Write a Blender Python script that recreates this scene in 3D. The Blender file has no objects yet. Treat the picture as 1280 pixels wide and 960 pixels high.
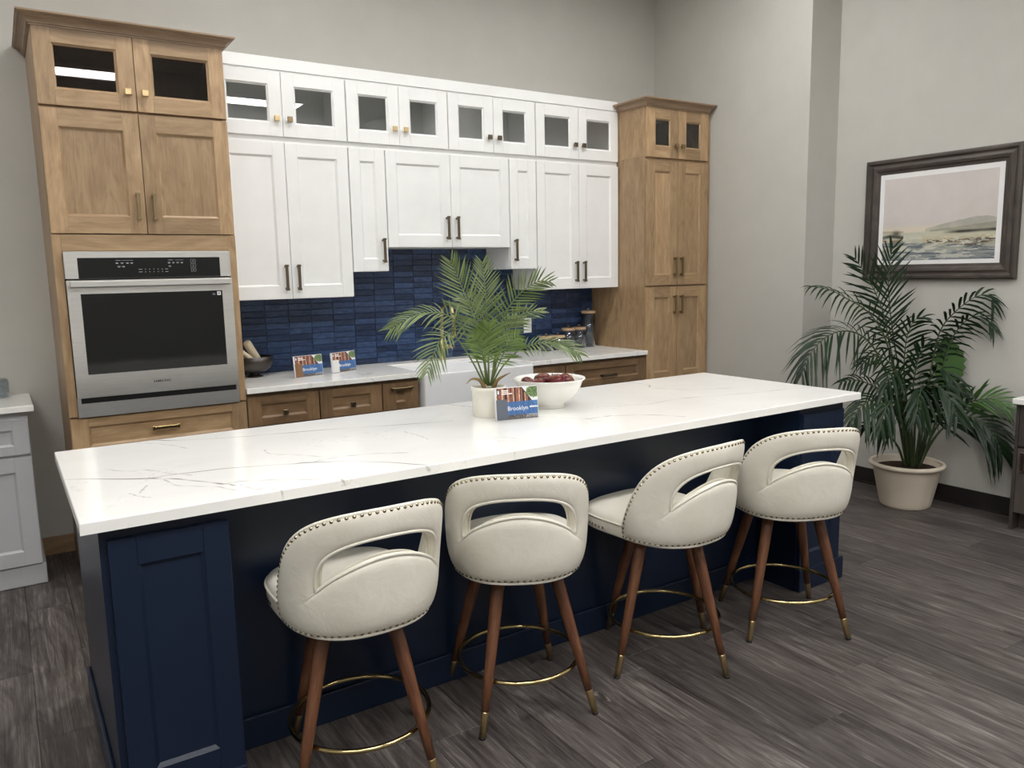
import bpy, bmesh, math, random
import numpy as np
from mathutils import Vector, Matrix, Euler

random.seed(7)
rng = np.random.default_rng(7)
S = bpy.context.scene
COL = S.collection
PI = math.pi

# ------------------------------------------------------------------ camera, world, exposure
CAM = Vector((-0.2263, -4.9352, 1.5107))
YAW, PITCH, ROLL = math.radians(33.018), math.radians(-8.158), math.radians(-1.167)
FPX = 978.6
fw = Vector((math.sin(YAW)*math.cos(PITCH), math.cos(YAW)*math.cos(PITCH), math.sin(PITCH)))
r0 = Vector((math.cos(YAW), -math.sin(YAW), 0))
u0 = r0.cross(fw)
rt = r0*math.cos(ROLL) + u0*math.sin(ROLL)
up = -r0*math.sin(ROLL) + u0*math.cos(ROLL)
cd = bpy.data.cameras.new('camera')
cd.sensor_fit = 'HORIZONTAL'
cd.sensor_width = 36.0
cd.lens = FPX*36.0/1280.0
cd.clip_start = 0.05
cam = bpy.data.objects.new('camera', cd)
COL.objects.link(cam)
m = Matrix((rt, up, -fw)).transposed().to_4x4()
m.translation = CAM
cam.matrix_world = m
S.camera = cam

world = bpy.data.worlds.new('world')
S.world = world
world.use_nodes = True
world.node_tree.nodes['Background'].inputs[0].default_value = (0.8, 0.85, 1.0, 1)
world.node_tree.nodes['Background'].inputs[1].default_value = 0.05

S.view_settings.view_transform = 'Standard'
S.view_settings.look = 'None'
S.view_settings.gamma = 1.0
S.view_settings.use_curve_mapping = False
S.view_settings.exposure = 0.0
S.cycles.use_denoising = True
S.cycles.max_bounces = 8

CEIL = 3.8
LAMP = 25.0                       # strength of the ceiling light diffusers
LAMP_COL = (1.0, 0.992, 0.985)
# (x, y, size x, size y) of each ceiling light
LIGHTS = [(-1.3, -1.5, 1.2, .3, 'over the grey cabinet'), (1.2, -1.5, 1.2, .3, 'over the far side of the island'), (3.2, -1.6, 1.2, .3, 'in front of the pantry'),
          (-1.3, -4.6, 1.4, .4, 'added beside the camera, away from the stools'), (0.6, -4.6, 1.4, .4, 'added behind the stool nearest the camera'), (2.5, -4.6, 1.4, .4, 'added behind the farther stools'), (4.05, -4.6, 1.0, .4, 'added near the wall with the picture'),  # unseen added row, placed and enlarged to brighten the stool backs
          (-1.4, -6.45, 1.2, .4, 'far behind the camera by the blank wall'), (0.55, -6.45, 1.25, .4, 'mirrored in the oven cabinet glass'), (2.80, -6.45, 1.25, .4, 'mirrored in the white cabinet glass')]

# ------------------------------------------------------------------ material helpers
def lin(r, g, b):
    f = lambda c: (c/255/12.92 if c/255 <= .04045 else ((c/255+.055)/1.055)**2.4)
    return (f(r), f(g), f(b), 1)

class NT:
    def __init__(s, name):
        s.m = bpy.data.materials.new(name)
        s.m.use_nodes = True
        s.t = s.m.node_tree
        s.b = s.t.nodes['Principled BSDF']
        s.out = s.t.nodes['Material Output']
    def n(s, typ, **kw):
        o = s.t.nodes.new(typ)
        for k, v in kw.items():
            if k.startswith('i_'):
                key = k[2:].replace('_', ' ')
                o.inputs[int(key) if key.isdigit() else key].default_value = v
            else:
                setattr(o, k, v)
        return o
    def l(s, a, b): s.t.links.new(a, b)
    def ramp(s, fac, stops):
        r = s.n('ShaderNodeValToRGB')
        e = r.color_ramp.elements
        e[0].position, e[0].color = stops[0]
        e[1].position, e[1].color = stops[-1]
        for p, c in stops[1:-1]:
            x = e.new(p); x.color = c
        s.l(fac, r.inputs[0])
        return r.outputs[0]
    def noise(s, vec, scale, detail=4, rough=.55, dist=0.0):
        n = s.n('ShaderNodeTexNoise', i_Scale=scale, i_Detail=detail, i_Roughness=rough, i_Distortion=dist)
        if vec is not None: s.l(vec, n.inputs['Vector'])
        return n.outputs[0]
    def mapping(s, vec, scale=(1, 1, 1), loc=(0, 0, 0)):
        n = s.n('ShaderNodeMapping')
        n.inputs['Scale'].default_value = scale
        n.inputs['Location'].default_value = loc
        s.l(vec, n.inputs['Vector'])
        return n.outputs[0]
    def mix(s, fac, a, b, mode='MIX'):
        n = s.n('ShaderNodeMix', data_type='RGBA', blend_type=mode)
        for sock, v in ((n.inputs[0], fac), (n.inputs[6], a), (n.inputs[7], b)):
            if hasattr(v, 'is_output'): s.l(v, sock)
            else: sock.default_value = v
        return n.outputs[2]
    def math(s, op, a, b=0.0):
        n = s.n('ShaderNodeMath', operation=op)
        for sock, v in ((n.inputs[0], a), (n.inputs[1], b)):
            if hasattr(v, 'is_output'): s.l(v, sock)
            else: sock.default_value = v
        return n.outputs[0]
    def bump(s, h, strength=.2, dist=.01):
        n = s.n('ShaderNodeBump', i_Strength=strength, i_Distance=dist)
        s.l(h, n.inputs['Height'])
        s.l(n.outputs[0], s.b.inputs['Normal'])
    def set(s, **kw):
        for k, v in kw.items():
            s.b.inputs[k.replace('_', ' ')].default_value = v
        return s
    def obj(s): return s.n('ShaderNodeTexCoord').outputs['Object']
    def uv(s): return s.n('ShaderNodeTexCoord').outputs['UV']
    def attr(s, name): return s.n('ShaderNodeAttribute', attribute_name=name).outputs['Fac']

def paint(name, c, rough=.45, spec=.5, bump=0.0, bscale=250):
    t = NT(name)
    n = t.noise(t.obj(), 6, 3)
    k = .06
    t.l(t.mix(n, tuple(x*(1-k) for x in c[:3])+(1,), tuple(min(1, x*(1+k)) for x in c[:3])+(1,)), t.b.inputs['Base Color'])
    t.set(Roughness=rough)
    t.b.inputs['Specular IOR Level'].default_value = spec
    if bump: t.bump(t.noise(t.obj(), bscale, 2), bump, .002)
    return t.m

def metal(name, c, rough=.3, stretch=None):
    t = NT(name)
    t.set(Metallic=1.0, Roughness=rough)
    v = t.obj()
    if stretch: v = t.mapping(v, stretch)
    n = t.noise(v, 12, 5)
    t.l(t.mix(n, tuple(x*.85 for x in c[:3])+(1,), tuple(min(1, x*1.1) for x in c[:3])+(1,)), t.b.inputs['Base Color'])
    if stretch:
        r = t.n('ShaderNodeMapRange', i_3=rough*.8, i_4=rough*1.25)
        t.l(n, r.inputs[0]); t.l(r.outputs[0], t.b.inputs['Roughness'])
    return t.m

def wood(name, dark, mid, light, rough=.4, su=1.6, sv=26, tone=.20, bump=.08):
    t = NT(name)
    uv = t.uv()
    fine = t.noise(t.mapping(uv, (su, sv, 1)), 3.0, 6, .6, .4)
    broad = t.noise(t.mapping(uv, (1.3, 4.5, 1), (3, 1, 0)), 2.0, 4, .55, 2.6)
    pores = t.noise(t.mapping(uv, (7, 160, 1)), 2.0, 2, .6)
    f = t.math('ADD', t.math('MULTIPLY', fine, .42), t.math('MULTIPLY', broad, .58))
    c = t.ramp(f, [(.30, dark), (.5, mid), (.68, light)])
    c = t.mix(.18, c, t.ramp(pores, [(.35, dark), (.55, light)]), 'MULTIPLY')
    tn = t.math('ADD', t.math('MULTIPLY', t.math('SUBTRACT', t.attr('tone'), .5), tone*2), 1.0)
    vm = t.n('ShaderNodeVectorMath', operation='SCALE')
    t.l(c, vm.inputs[0]); t.l(tn, vm.inputs['Scale'])
    t.l(vm.outputs[0], t.b.inputs['Base Color'])
    t.set(Roughness=rough)
    t.bump(fine, bump, .004)
    return t.m

def glass_thin(name, tint=(.78, .8, .8, 1), rough=0.0, refl=1.0):
    """a thin pane: fresnel mix of clear transmission and mirror reflection"""
    t = NT(name)
    t.t.nodes.remove(t.b)
    tr = t.n('ShaderNodeBsdfTransparent'); tr.inputs[0].default_value = tint
    gl = t.n('ShaderNodeBsdfGlossy'); gl.inputs['Roughness'].default_value = rough
    geo = t.n('ShaderNodeNewGeometry')
    dt = t.n('ShaderNodeVectorMath', operation='DOT_PRODUCT')
    t.l(geo.outputs['Incoming'], dt.inputs[0]); t.l(geo.outputs['Normal'], dt.inputs[1])
    g = t.math('SUBTRACT', 1.0, t.math('ABSOLUTE', dt.outputs['Value']))
    k = t.math('MULTIPLY', t.math('ADD', t.math('MULTIPLY', t.math('POWER', g, 5.0), .95), .045), refl)
    mx = t.n('ShaderNodeMixShader')
    t.l(k, mx.inputs[0]); t.l(tr.outputs[0], mx.inputs[1]); t.l(gl.outputs[0], mx.inputs[2])
    t.l(mx.outputs[0], t.out.inputs['Surface'])
    return t.m

def image_mat(name, img, rough=.4, coat=0.0, spec=.5):
    t = NT(name)
    i = t.n('ShaderNodeTexImage', image=img, extension='EXTEND')
    t.l(t.uv(), i.inputs[0]); t.l(i.outputs[0], t.b.inputs['Base Color'])
    t.set(Roughness=rough)
    t.b.inputs['Coat Weight'].default_value = coat
    t.b.inputs['Coat Roughness'].default_value = .02
    t.b.inputs['Specular IOR Level'].default_value = spec
    return t.m

def make_image(name, a):
    h, w = a.shape[:2]
    img = bpy.data.images.new(name, w, h)
    px = np.ones((h, w, 4), np.float32); px[..., :3] = a
    img.pixels.foreach_set(np.clip(px, 0, 1).ravel())
    img.update(); img.pack()
    return img

def fbm(h, w, sy, sx, oct=4, seed=0):
    g = np.random.default_rng(seed)
    out = np.zeros((h, w)); amp = 1.0; tot = 0
    for o in range(oct):
        ny, nx = max(2, int(sy*2**o)+2), max(2, int(sx*2**o)+2)
        n = g.random((ny, nx))
        yy = np.linspace(0, ny-1.001, h); xx = np.linspace(0, nx-1.001, w)
        y0 = yy.astype(int); x0 = xx.astype(int)
        fy = (yy-y0)[:, None]; fx = (xx-x0)[None, :]
        fy = fy*fy*(3-2*fy); fx = fx*fx*(3-2*fx)
        v = (n[y0][:, x0]*(1-fy)*(1-fx) + n[y0+1][:, x0]*fy*(1-fx) + n[y0][:, x0+1]*(1-fy)*fx + n[y0+1][:, x0+1]*fy*fx)
        out += amp*v; tot += amp; amp *= .55
    return out/tot

# ------------------------------------------------------------------ materials
M = {}
M['wall'] = paint('wall paint', lin(189, 187, 180), .7, .3, .10, 180)
M['ceiling'] = paint('ceiling paint', lin(225, 224, 220), .8, .2)
M['white'] = paint('white cabinet paint', lin(239, 239, 237), .38, .5)
M['cabinet_inside'] = paint('white cabinet inside', lin(222, 222, 220), .5, .4)
M['navy'] = paint('navy cabinet paint', lin(18, 31, 52), .32, .40)
M['grey'] = paint('grey cabinet paint', lin(178, 178, 180), .42, .5)
M['taupe'] = wood('dark taupe wood', lin(66, 60, 56), lin(80, 73, 68), lin(92, 84, 78), .45)
M['maple'] = wood('tan maple', lin(142, 115, 84), lin(171, 143, 109), lin(190, 164, 128), .38)
M['maple_crown'] = wood('tan maple crown', lin(140, 116, 92), lin(158, 133, 108), lin(172, 148, 122), .45)
M['maple_inside'] = wood('maple inside', lin(120, 92, 66), lin(140, 110, 80), lin(150, 120, 90), .5)
M['base_wood'] = wood('brown maple', lin(108, 85, 60), lin(130, 104, 76), lin(148, 121, 92), .38)
M['oak_trim'] = wood('oak trim', lin(140, 110, 82), lin(166, 135, 104), lin(182, 152, 120), .5)
M['walnut'] = wood('walnut leg', lin(66, 40, 27), lin(108, 69, 47), lin(138, 96, 68), .40, 3.0, 60, .05)
M['frame_wood'] = wood('weathered frame wood', lin(50, 43, 38), lin(74, 65, 59), lin(100, 90, 83), .5, 1.2, 40)
M['lid_wood'] = wood('lid wood', lin(176, 146, 112), lin(196, 168, 134), lin(210, 184, 150), .5)
M['sample_oak'] = wood('sample oak', lin(132, 98, 66), lin(152, 114, 78), lin(170, 132, 96), .45)
M['steel'] = metal('brushed steel', (.74, .73, .71), .34, (.8, 14, 14))
M['steel_trim'] = metal('vent trim steel', (.78, .77, .76), .36, (.8, 14, 14))  # brushed steel of the oven vent trim, slightly paler than the door steel
M['brass'] = metal('brass', (.62, .46, .22), .26)
M['brass_aged'] = metal('aged brass', (.30, .225, .13), .34)
M['brass_dark'] = metal('dark bronze', (.17, .135, .095), .36)
M['nail'] = metal('nailhead brass', (.42, .36, .25), .25)
M['gold_soft'] = metal('champagne gold', (.62, .47, .25), .3)
M['ring'] = metal('polished brass ring', (.55, .44, .22), .14)
M['blackglass'] = NT('black glass').set(Base_Color=lin(7, 10, 12), Roughness=.06).m
M['blackplastic'] = NT('black plastic').set(Base_Color=lin(14, 14, 15), Roughness=.4).m
M['ink'] = NT('pale print').set(Base_Color=lin(170, 172, 176), Roughness=.5).m
M['ink_dark'] = NT('dark print').set(Base_Color=lin(40, 40, 42), Roughness=.5).m
M['white_print'] = NT('white print').set(Base_Color=lin(240, 240, 240), Roughness=.5).m
M['glass_white'] = glass_thin('clear pane', (.97, .98, .98, 1), 0, 1.8)
M['glass_dark'] = glass_thin('smoky pane', (.85, .85, .86, 1), 0, 1.3)
M['glass_jar'] = glass_thin('clear jar', (.90, .93, .96, 1), .04, 2.0)
M['glass_picture'] = glass_thin('picture glazing', (.98, .98, .98, 1), 0, .5)
M['ceramic'] = paint('white ceramic', lin(236, 235, 228), .18, .5)
M['pot_cream'] = paint('cream ceramic', lin(232, 228, 216), .35, .5)
M['planter'] = paint('beige plastic planter', lin(212, 200, 182), .5, .4)
M['sink'] = paint('white fireclay', lin(232, 233, 234), .15, .5)
M['plate'] = paint('white plastic', lin(236, 236, 234), .35, .5)
M['soil'] = paint('dark soil', lin(52, 40, 32), .95, .1, .9, 60)
M['rubber'] = paint('black rubber base', lin(34, 29, 28), .55, .4)
M['dark_bowl'] = metal('dark bronze bowl', (.10, .09, .085), .42)
M['cloth'] = paint('beige linen', lin(214, 200, 176), .9, .1, .5, 300)
M['mat_board'] = paint('white mat board', lin(236, 235, 234), .8, .2)
M['gap'] = NT('dark recess').set(Base_Color=lin(18, 17, 16), Roughness=.8).m
M['slate'] = paint('slate sample', lin(96, 102, 112), .45)
M['white_sample'] = paint('white sample', lin(224, 224, 222), .45)
M['board_edge'] = paint('white card edge', lin(235, 235, 238), .5)

def leaf_mat(name, a, b, rough=.42, trans=.12, spec=.5):
    t = NT(name)
    c = t.mix(t.math('ADD', t.math('MULTIPLY', t.noise(t.obj(), 9, 2), .4), t.math('MULTIPLY', t.attr('tone'), .6)), a, b)
    t.l(c, t.b.inputs['Base Color'])
    t.set(Roughness=rough)
    t.b.inputs['Specular IOR Level'].default_value = spec
    tl = t.n('ShaderNodeBsdfTranslucent')
    t.l(c, tl.inputs[0])
    mx = t.n('ShaderNodeMixShader'); mx.inputs[0].default_value = trans
    t.l(t.b.outputs[0], mx.inputs[1]); t.l(tl.outputs[0], mx.inputs[2])
    t.l(mx.outputs[0], t.out.inputs['Surface'])
    return t.m
M['leaf_light'] = leaf_mat('olive palm leaf', lin(56, 76, 34), lin(126, 142, 86), .34)
M['leaf_bright'] = leaf_mat('fresh palm leaf', lin(72, 100, 40), lin(130, 154, 82), .34)
M['leaf_brown'] = leaf_mat('brown sheath leaf', lin(128, 106, 66), lin(150, 128, 84))
M['stem_light'] = paint('pale palm stem', lin(92, 110, 58), .5)
M['leaf_dark'] = leaf_mat('dark palm leaf', lin(14, 30, 18), lin(36, 58, 32), .40, .10, .28)
M['leaf_mid'] = leaf_mat('mid palm leaf', lin(36, 64, 28), lin(76, 112, 50), .40, .12, .3)
M['stem_dark'] = paint('dark palm stem', lin(58, 72, 42), .5)

def leather():
    t = NT('cream leather')
    n = t.noise(t.obj(), 5, 4, .6)
    t.l(t.ramp(n, [(.3, lin(224, 219, 204)), (.7, lin(238, 234, 222))]), t.b.inputs['Base Color'])
    t.set(Roughness=.42)
    h = t.math('ADD', t.math('MULTIPLY', t.noise(t.obj(), 11, 4, .6, .6), 1.0), t.math('MULTIPLY', t.noise(t.obj(), 260, 2), .06))
    t.bump(h, .30, .012)
    return t.m
M['leather'] = leather()

def tile_mat():
    t = NT('glazed blue tile')
    rnd = t.n('ShaderNodeObjectInfo').outputs['Random']
    v = t.n('ShaderNodeVectorMath', operation='ADD')
    cmb = t.n('ShaderNodeCombineXYZ')
    for i, k in enumerate((37.0, 71.0, 13.0)): t.l(t.math('MULTIPLY', rnd, k), cmb.inputs[i])
    t.l(t.obj(), v.inputs[0]); t.l(cmb.outputs[0], v.inputs[1])
    n = t.noise(t.mapping(v.outputs[0], (1, 1, 2.4)), 24, 4, .6)
    f = t.math('ADD', t.math('MULTIPLY', n, .66), t.math('MULTIPLY', rnd, .34))
    t.l(t.ramp(f, [(.22, lin(24, 36, 60)), (.45, lin(38, 56, 88)), (.75, lin(62, 84, 122))]), t.b.inputs['Base Color'])
    t.set(Roughness=.2)
    t.bump(t.noise(t.mapping(v.outputs[0], (1, 1, 2)), 30, 2), .3, .008)
    return t.m
M['tile'] = tile_mat()
M['grout'] = paint('dark grout', lin(44, 58, 84), .8)

def quartz_mat():
    t = NT('white quartz with soft veins')
    v = t.obj()
    a = t.noise(v, 1.3, 5, .6, 1.6)
    d = t.math('ABSOLUTE', t.math('SUBTRACT', a, .5))
    vein = t.ramp(d, [(0.0, (1, 1, 1, 1)), (.018, (0, 0, 0, 1))])
    msk = t.ramp(t.noise(v, 2.1, 2), [(.45, (0, 0, 0, 1)), (.62, (1, 1, 1, 1))])
    k = t.math('MULTIPLY', t.math('MULTIPLY', vein, msk), .55)
    cl = t.mix(t.noise(v, 2.5, 4), lin(236, 235, 230), lin(246, 245, 240))
    t.l(t.mix(k, cl, lin(150, 146, 140)), t.b.inputs['Base Color'])
    t.set(Roughness=.16)
    return t.m
M['quartz'] = quartz_mat()

def floor_mat():
    t = NT('grey brown oak plank')
    uv = t.uv()
    fine = t.noise(t.mapping(uv, (.55, 17, 1)), 4, 8, .68, .6)
    cat = t.noise(t.mapping(uv, (.8, 4.2, 1), (5, 2, 0)), 2.4, 5, .62, 2.8)
    streak = t.noise(t.mapping(uv, (2.2, 110, 1)), 2.5, 3, .6)
    f = t.math('ADD', t.math('ADD', t.math('MULTIPLY', fine, .42), t.math('MULTIPLY', cat, .36)), t.math('MULTIPLY', streak, .22))
    c = t.ramp(f, [(.36, lin(40, 36, 35)), (.465, lin(70, 64, 62)), (.545, lin(92, 86, 83)), (.68, lin(142, 135, 129))])
    vo = t.n('ShaderNodeTexVoronoi', i_Scale=1.0)                       # scattered knots with pale cracks
    t.l(t.mapping(uv, (1.1, 3.4, 1), (.3, .7, 0)), vo.inputs['Vector'])
    warp = t.math('ADD', vo.outputs['Distance'], t.math('MULTIPLY', t.math('SUBTRACT', fine, .5), .10))
    kn = t.ramp(warp, [(.035, (1, 1, 1, 1)), (.085, (0, 0, 0, 1))])
    c = t.mix(t.math('MULTIPLY', kn, .75), c, lin(40, 34, 32))
    ed = t.ramp(t.math('ABSOLUTE', t.math('SUBTRACT', warp, .06)), [(.0, (1, 1, 1, 1)), (.010, (0, 0, 0, 1))])
    c = t.mix(t.math('MULTIPLY', t.math('MULTIPLY', ed, .55), t.ramp(cat, [(.5, (0, 0, 0, 1)), (.56, (1, 1, 1, 1))])), c, lin(170, 160, 150))
    tn = t.math('ADD', t.math('MULTIPLY', t.math('SUBTRACT', t.attr('tone'), .5), .5), 1.0)
    vm = t.n('ShaderNodeVectorMath', operation='SCALE')
    t.l(c, vm.inputs[0]); t.l(tn, vm.inputs['Scale'])
    t.l(vm.outputs[0], t.b.inputs['Base Color'])
    t.set(Roughness=.46)
    t.b.inputs['Specular IOR Level'].default_value = .3
    t.bump(fine, .12, .004)
    return t.m
M['floor'] = floor_mat()

def apple_mat():
    t = NT('red apple skin')
    v = t.obj()
    s = t.noise(t.mapping(v, (60, 60, 6)), 1.0, 3)
    c = t.ramp(s, [(.35, lin(64, 8, 16)), (.6, lin(104, 16, 26)), (.8, lin(140, 44, 42))])
    sep = t.n('ShaderNodeSeparateXYZ'); t.l(v, sep.inputs[0])
    k = t.ramp(t.math('MULTIPLY', sep.outputs[2], 10), [(.20, (0, 0, 0, 1)), (.42, (1, 1, 1, 1))])
    t.l(t.mix(t.math('MULTIPLY', k, .25), c, lin(206, 150, 84)), t.b.inputs['Base Color'])
    t.set(Roughness=.22)
    return t.m
M['apple'] = apple_mat()
t = NT('lit diffuser')
t.b.inputs['Emission Color'].default_value = LAMP_COL + (1,)
t.b.inputs['Emission Strength'].default_value = LAMP
t.b.inputs['Base Color'].default_value = (.9, .9, .9, 1)
M['diffuser'] = t.m

# ------------------------------------------------------------------ mesh helpers
ORG = {}                                              # world position of each thing's base

class MB:
    def __init__(s, xf=None):
        s.v, s.f, s.uv, s.mi, s.tone, s.sm = [], [], [], [], [], []
        s.xf = xf or (lambda a, d, z: (a, d, z))
    def add(s, vs, fs, uvs=None, mi=0, tone=.5, smooth=False):
        o = len(s.v)
        s.v += [tuple(s.xf(*p)) for p in vs]
        for k, f in enumerate(fs):
            s.f.append([i+o for i in f]); s.mi.append(mi); s.tone.append(tone); s.sm.append(smooth)
            s.uv += (uvs[k] if uvs else [(vs[i][0], vs[i][1]) for i in f])
    def box(s, a0, a1, d0, d1, z0, z1, g=2, mi=0, tone=None):
        if tone is None: tone = random.random()
        vs = [(a, d, z) for z in (z0, z1) for d in (d0, d1) for a in (a0, a1)]
        fs = [(0, 1, 3, 2), (4, 6, 7, 5), (0, 4, 5, 1), (2, 3, 7, 6), (0, 2, 6, 4), (1, 5, 7, 3)]
        ax = [2, 2, 1, 1, 0, 0]
        ou, ov = random.random()*20, random.random()*20
        uvs = []
        for f, n in zip(fs, ax):
            oth = [i for i in (0, 1, 2) if i != n]
            if g in oth: ua, va = g, [i for i in oth if i != g][0]
            else: ua, va = oth
            uvs.append([(vs[i][ua]+ou, vs[i][va]+ov) for i in f])
        s.add(vs, fs, uvs, mi, tone)
    def quad(s, p, mi=0, tone=.5, uv=None):
        s.add(list(p), [(0, 1, 2, 3)], [uv or [(0, 0), (1, 0), (1, 1), (0, 1)]], mi, tone)
    def lathe(s, prof, c=(0, 0, 0), n=40, mi=0, smooth=True, close=False):
        vs, fs = [], []
        for r, z in prof:
            for k in range(n):
                a = 2*PI*k/n
                vs.append((c[0]+r*math.cos(a), c[1]+r*math.sin(a), c[2]+z))
        for i in range(len(prof)-1):
            for k in range(n):
                k2 = (k+1) % n
                fs.append((i*n+k, i*n+k2, (i+1)*n+k2, (i+1)*n+k))
        if prof[0][0] > 1e-6 and not close: fs.append(tuple(range(n))[::-1])
        if prof[-1][0] > 1e-6 and not close: fs.append(tuple((len(prof)-1)*n+k for k in range(n)))
        if close:
            L = len(prof)-1
            for k in range(n):
                k2 = (k+1) % n
                fs.append((L*n+k, L*n+k2, k2, k))
        s.add(vs, fs, None, mi, .5, smooth)
    def tube(s, pts, rad, n=8, mi=0, closed=False, smooth=True, caps=True, tone=.5, grain=False):
        P = [Vector(p) for p in pts]
        N = len(P)
        rad = rad if hasattr(rad, '__len__') else [rad]*N
        vs, fs, uvs = [], [], []
        nrm = None
        acc = 0; al = []
        for i in range(N):
            a = P[i-1] if (i > 0 or closed) else P[i]
            b = P[(i+1) % N] if (i < N-1 or closed) else P[i]
            T = (b-a).normalized()
            if nrm is None:
                h = Vector((0, 0, 1)) if abs(T.z) < .9 else Vector((1, 0, 0))
                nrm = T.cross(h).normalized()
            else:
                nrm = (nrm - T*nrm.dot(T)).normalized()
            bi = T.cross(nrm)
            if i: acc += (P[i]-P[i-1]).length
            al.append(acc)
            for k in range(n):
                w = 2*PI*k/n
                vs.append(tuple(P[i] + (nrm*math.cos(w) + bi*math.sin(w))*rad[i]))
        off = random.random()*9
        for i in range(N if closed else N-1):
            j = (i+1) % N
            for k in range(n):
                k2 = (k+1) % n
                fs.append((i*n+k, i*n+k2, j*n+k2, j*n+k))
                c = .1/n
                uvs.append([(al[i]+off, k*c), (al[i]+off, (k+1)*c), (al[j]+off, (k+1)*c), (al[j]+off, k*c)])
        if caps and not closed:
            fs.append(tuple(range(n))[::-1]); uvs.append([(0, 0)]*n)
            fs.append(tuple((N-1)*n+k for k in range(n))); uvs.append([(0, 0)]*n)
        s.add(vs, fs, uvs, mi, tone, smooth)

def props(o, label=None, cat=None, group=None, kind=None):
    if label: o['label'] = label
    if cat: o['category'] = cat
    if group: o['group'] = group
    if kind: o['kind'] = kind
    return o

def mesh_of(name, mb, mats, org=(0, 0, 0), fix=True):
    me = bpy.data.meshes.new(name)
    o = Vector(org)
    me.from_pydata([tuple(Vector(p)-o) for p in mb.v], [], mb.f)
    uvl = me.uv_layers.new(name='UVMap')
    uvl.data.foreach_set('uv', np.array(mb.uv, np.float32).ravel())
    me.polygons.foreach_set('material_index', mb.mi)
    me.polygons.foreach_set('use_smooth', mb.sm)
    at = me.attributes.new('tone', 'FLOAT', 'FACE')
    at.data.foreach_set('value', np.array(mb.tone, np.float32))
    for x in (mats if isinstance(mats, (list, tuple)) else [mats]):
        me.materials.append(M[x] if isinstance(x, str) else x)
    if fix:
        bm = bmesh.new(); bm.from_mesh(me)
        bmesh.ops.recalc_face_normals(bm, faces=bm.faces)
        bm.to_mesh(me); bm.free()
    me.update()
    return me

def obj(name, mb, mats, parent=None, bevel=0.0, label=None, kind=None, fix=True, org=None, seg=1):
    base = Vector(org) if org is not None else (ORG[parent.name] if parent else Vector((0, 0, 0)))
    me = mesh_of(name, mb, mats, base, fix)
    o = bpy.data.objects.new(name, me)
    COL.objects.link(o)
    if parent:
        o.parent = parent
        o.location = base - ORG[parent.name]
    else:
        o.location = base
    ORG[o.name] = base.copy()
    if bevel:
        b = o.modifiers.new('bevel', 'BEVEL'); b.width = bevel; b.segments = seg
        b.limit_method = 'ANGLE'; b.angle_limit = math.radians(50)
    return props(o, label, None, None, kind)

def thing(name, label, cat, loc, group=None):
    o = bpy.data.objects.new(name, None)
    COL.objects.link(o)
    o.location = loc
    o.empty_display_size = .1
    ORG[o.name] = Vector(loc)
    return props(o, label, cat, group)

def front_y(y0): return lambda a, d, z: (a, y0-d, z)        # fronts that face the room (-y)
def front_x(x0): return lambda a, d, z: (x0-d, -a, z)       # fronts that face -x

# ------------------------------------------------------------------ cabinet fronts
def handle(parent, xf, a, z, d, L, vert, mat, r=.0078):
    mb = MB(xf)
    so = .028
    def bx(c0, c1, d0, d1, e0, e1):
        if vert: mb.box(a-(c1-c0)/2, a+(c1-c0)/2, d0, d1, e0, e1)
        else: mb.box(a+e0-z, a+e1-z, d0, d1, z-(c1-c0)/2, z+(c1-c0)/2)
    h = L/2
    bx(-r, r, d+so-.004, d+so+.006, z-h, z+h)
    for q in (-h+.012, h-.012):
        bx(-r*.9, r*.9, d-.001, d+so-.002, z+q-.006, z+q+.006)
    for q in (-h, h):
        e = .012 if q < 0 else -.012
        bx(-r*1.35, r*1.35, d+so-.005, d+so+.007, z+min(q, q+e), z+max(q, q+e))
    return obj('handle', mb, mat, parent, .0012)

def knob(parent, xf, a, z, d, mat):
    mb = MB(xf)
    mb.box(a-.007, a+.007, d-.001, d+.016, z-.007, z+.007)
    mb.box(a-.015, a+.015, d+.015, d+.028, z-.015, z+.015)
    return obj('knob', mb, mat, parent, .002)

def shaker(parent, name, xf, a0, a1, z0, z1, mat, stile=.07, rail=None, d0=0.0, t=.02, pane=None, grain=2, label=None):
    rail = rail or stile
    mb = MB(xf)
    T = d0+t
    mb.box(a0, a0+stile, d0, T, z0, z1, 2)
    mb.box(a1-stile, a1, d0, T, z0, z1, 2)
    mb.box(a0+stile, a1-stile, d0, T, z1-rail, z1, 0)
    mb.box(a0+stile, a1-stile, d0, T, z0, z0+rail, 0)
    i0, i1, j0, j1 = a0+stile, a1-stile, z0+rail, z1-rail
    c = .010
    dp = T-.010
    o = [(i0, j0), (i1, j0), (i1, j1), (i0, j1)]
    q = [(i0+c, j0+c), (i1-c, j0+c), (i1-c, j1-c), (i0+c, j1-c)]
    for k in range(4):
        k2 = (k+1) % 4
        p = [(o[k][0], T-.0025, o[k][1]), (o[k2][0], T-.0025, o[k2][1]), (q[k2][0], dp+.0003, q[k2][1]), (q[k][0], dp+.0003, q[k][1])]
        horiz = k in (0, 2)
        uv = [((x[0], x[2]*.5) if horiz else (x[2], x[0]*.5)) for x in p]
        mb.quad(p, 0, .5, uv)
    ob = obj(name, mb, mat, parent, .0010, label, fix=False)
    # every box is built with outward normals for this handedness
    bm = bmesh.new(); bm.from_mesh(ob.data)
    bmesh.ops.recalc_face_normals(bm, faces=bm.faces); bm.to_mesh(ob.data); bm.free()
    if pane is None:
        g = MB(xf)
        g.box(i0, i1, d0+.002, dp, j0, j1, grain)
        obj('panel', g, mat, ob)
    if pane:
        g = MB(xf)
        g.box(i0-.004, i1+.004, d0+.004, d0+.007, j0-.004, j1+.004)
        obj('glass_pane', g, pane, ob)
    return ob

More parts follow.
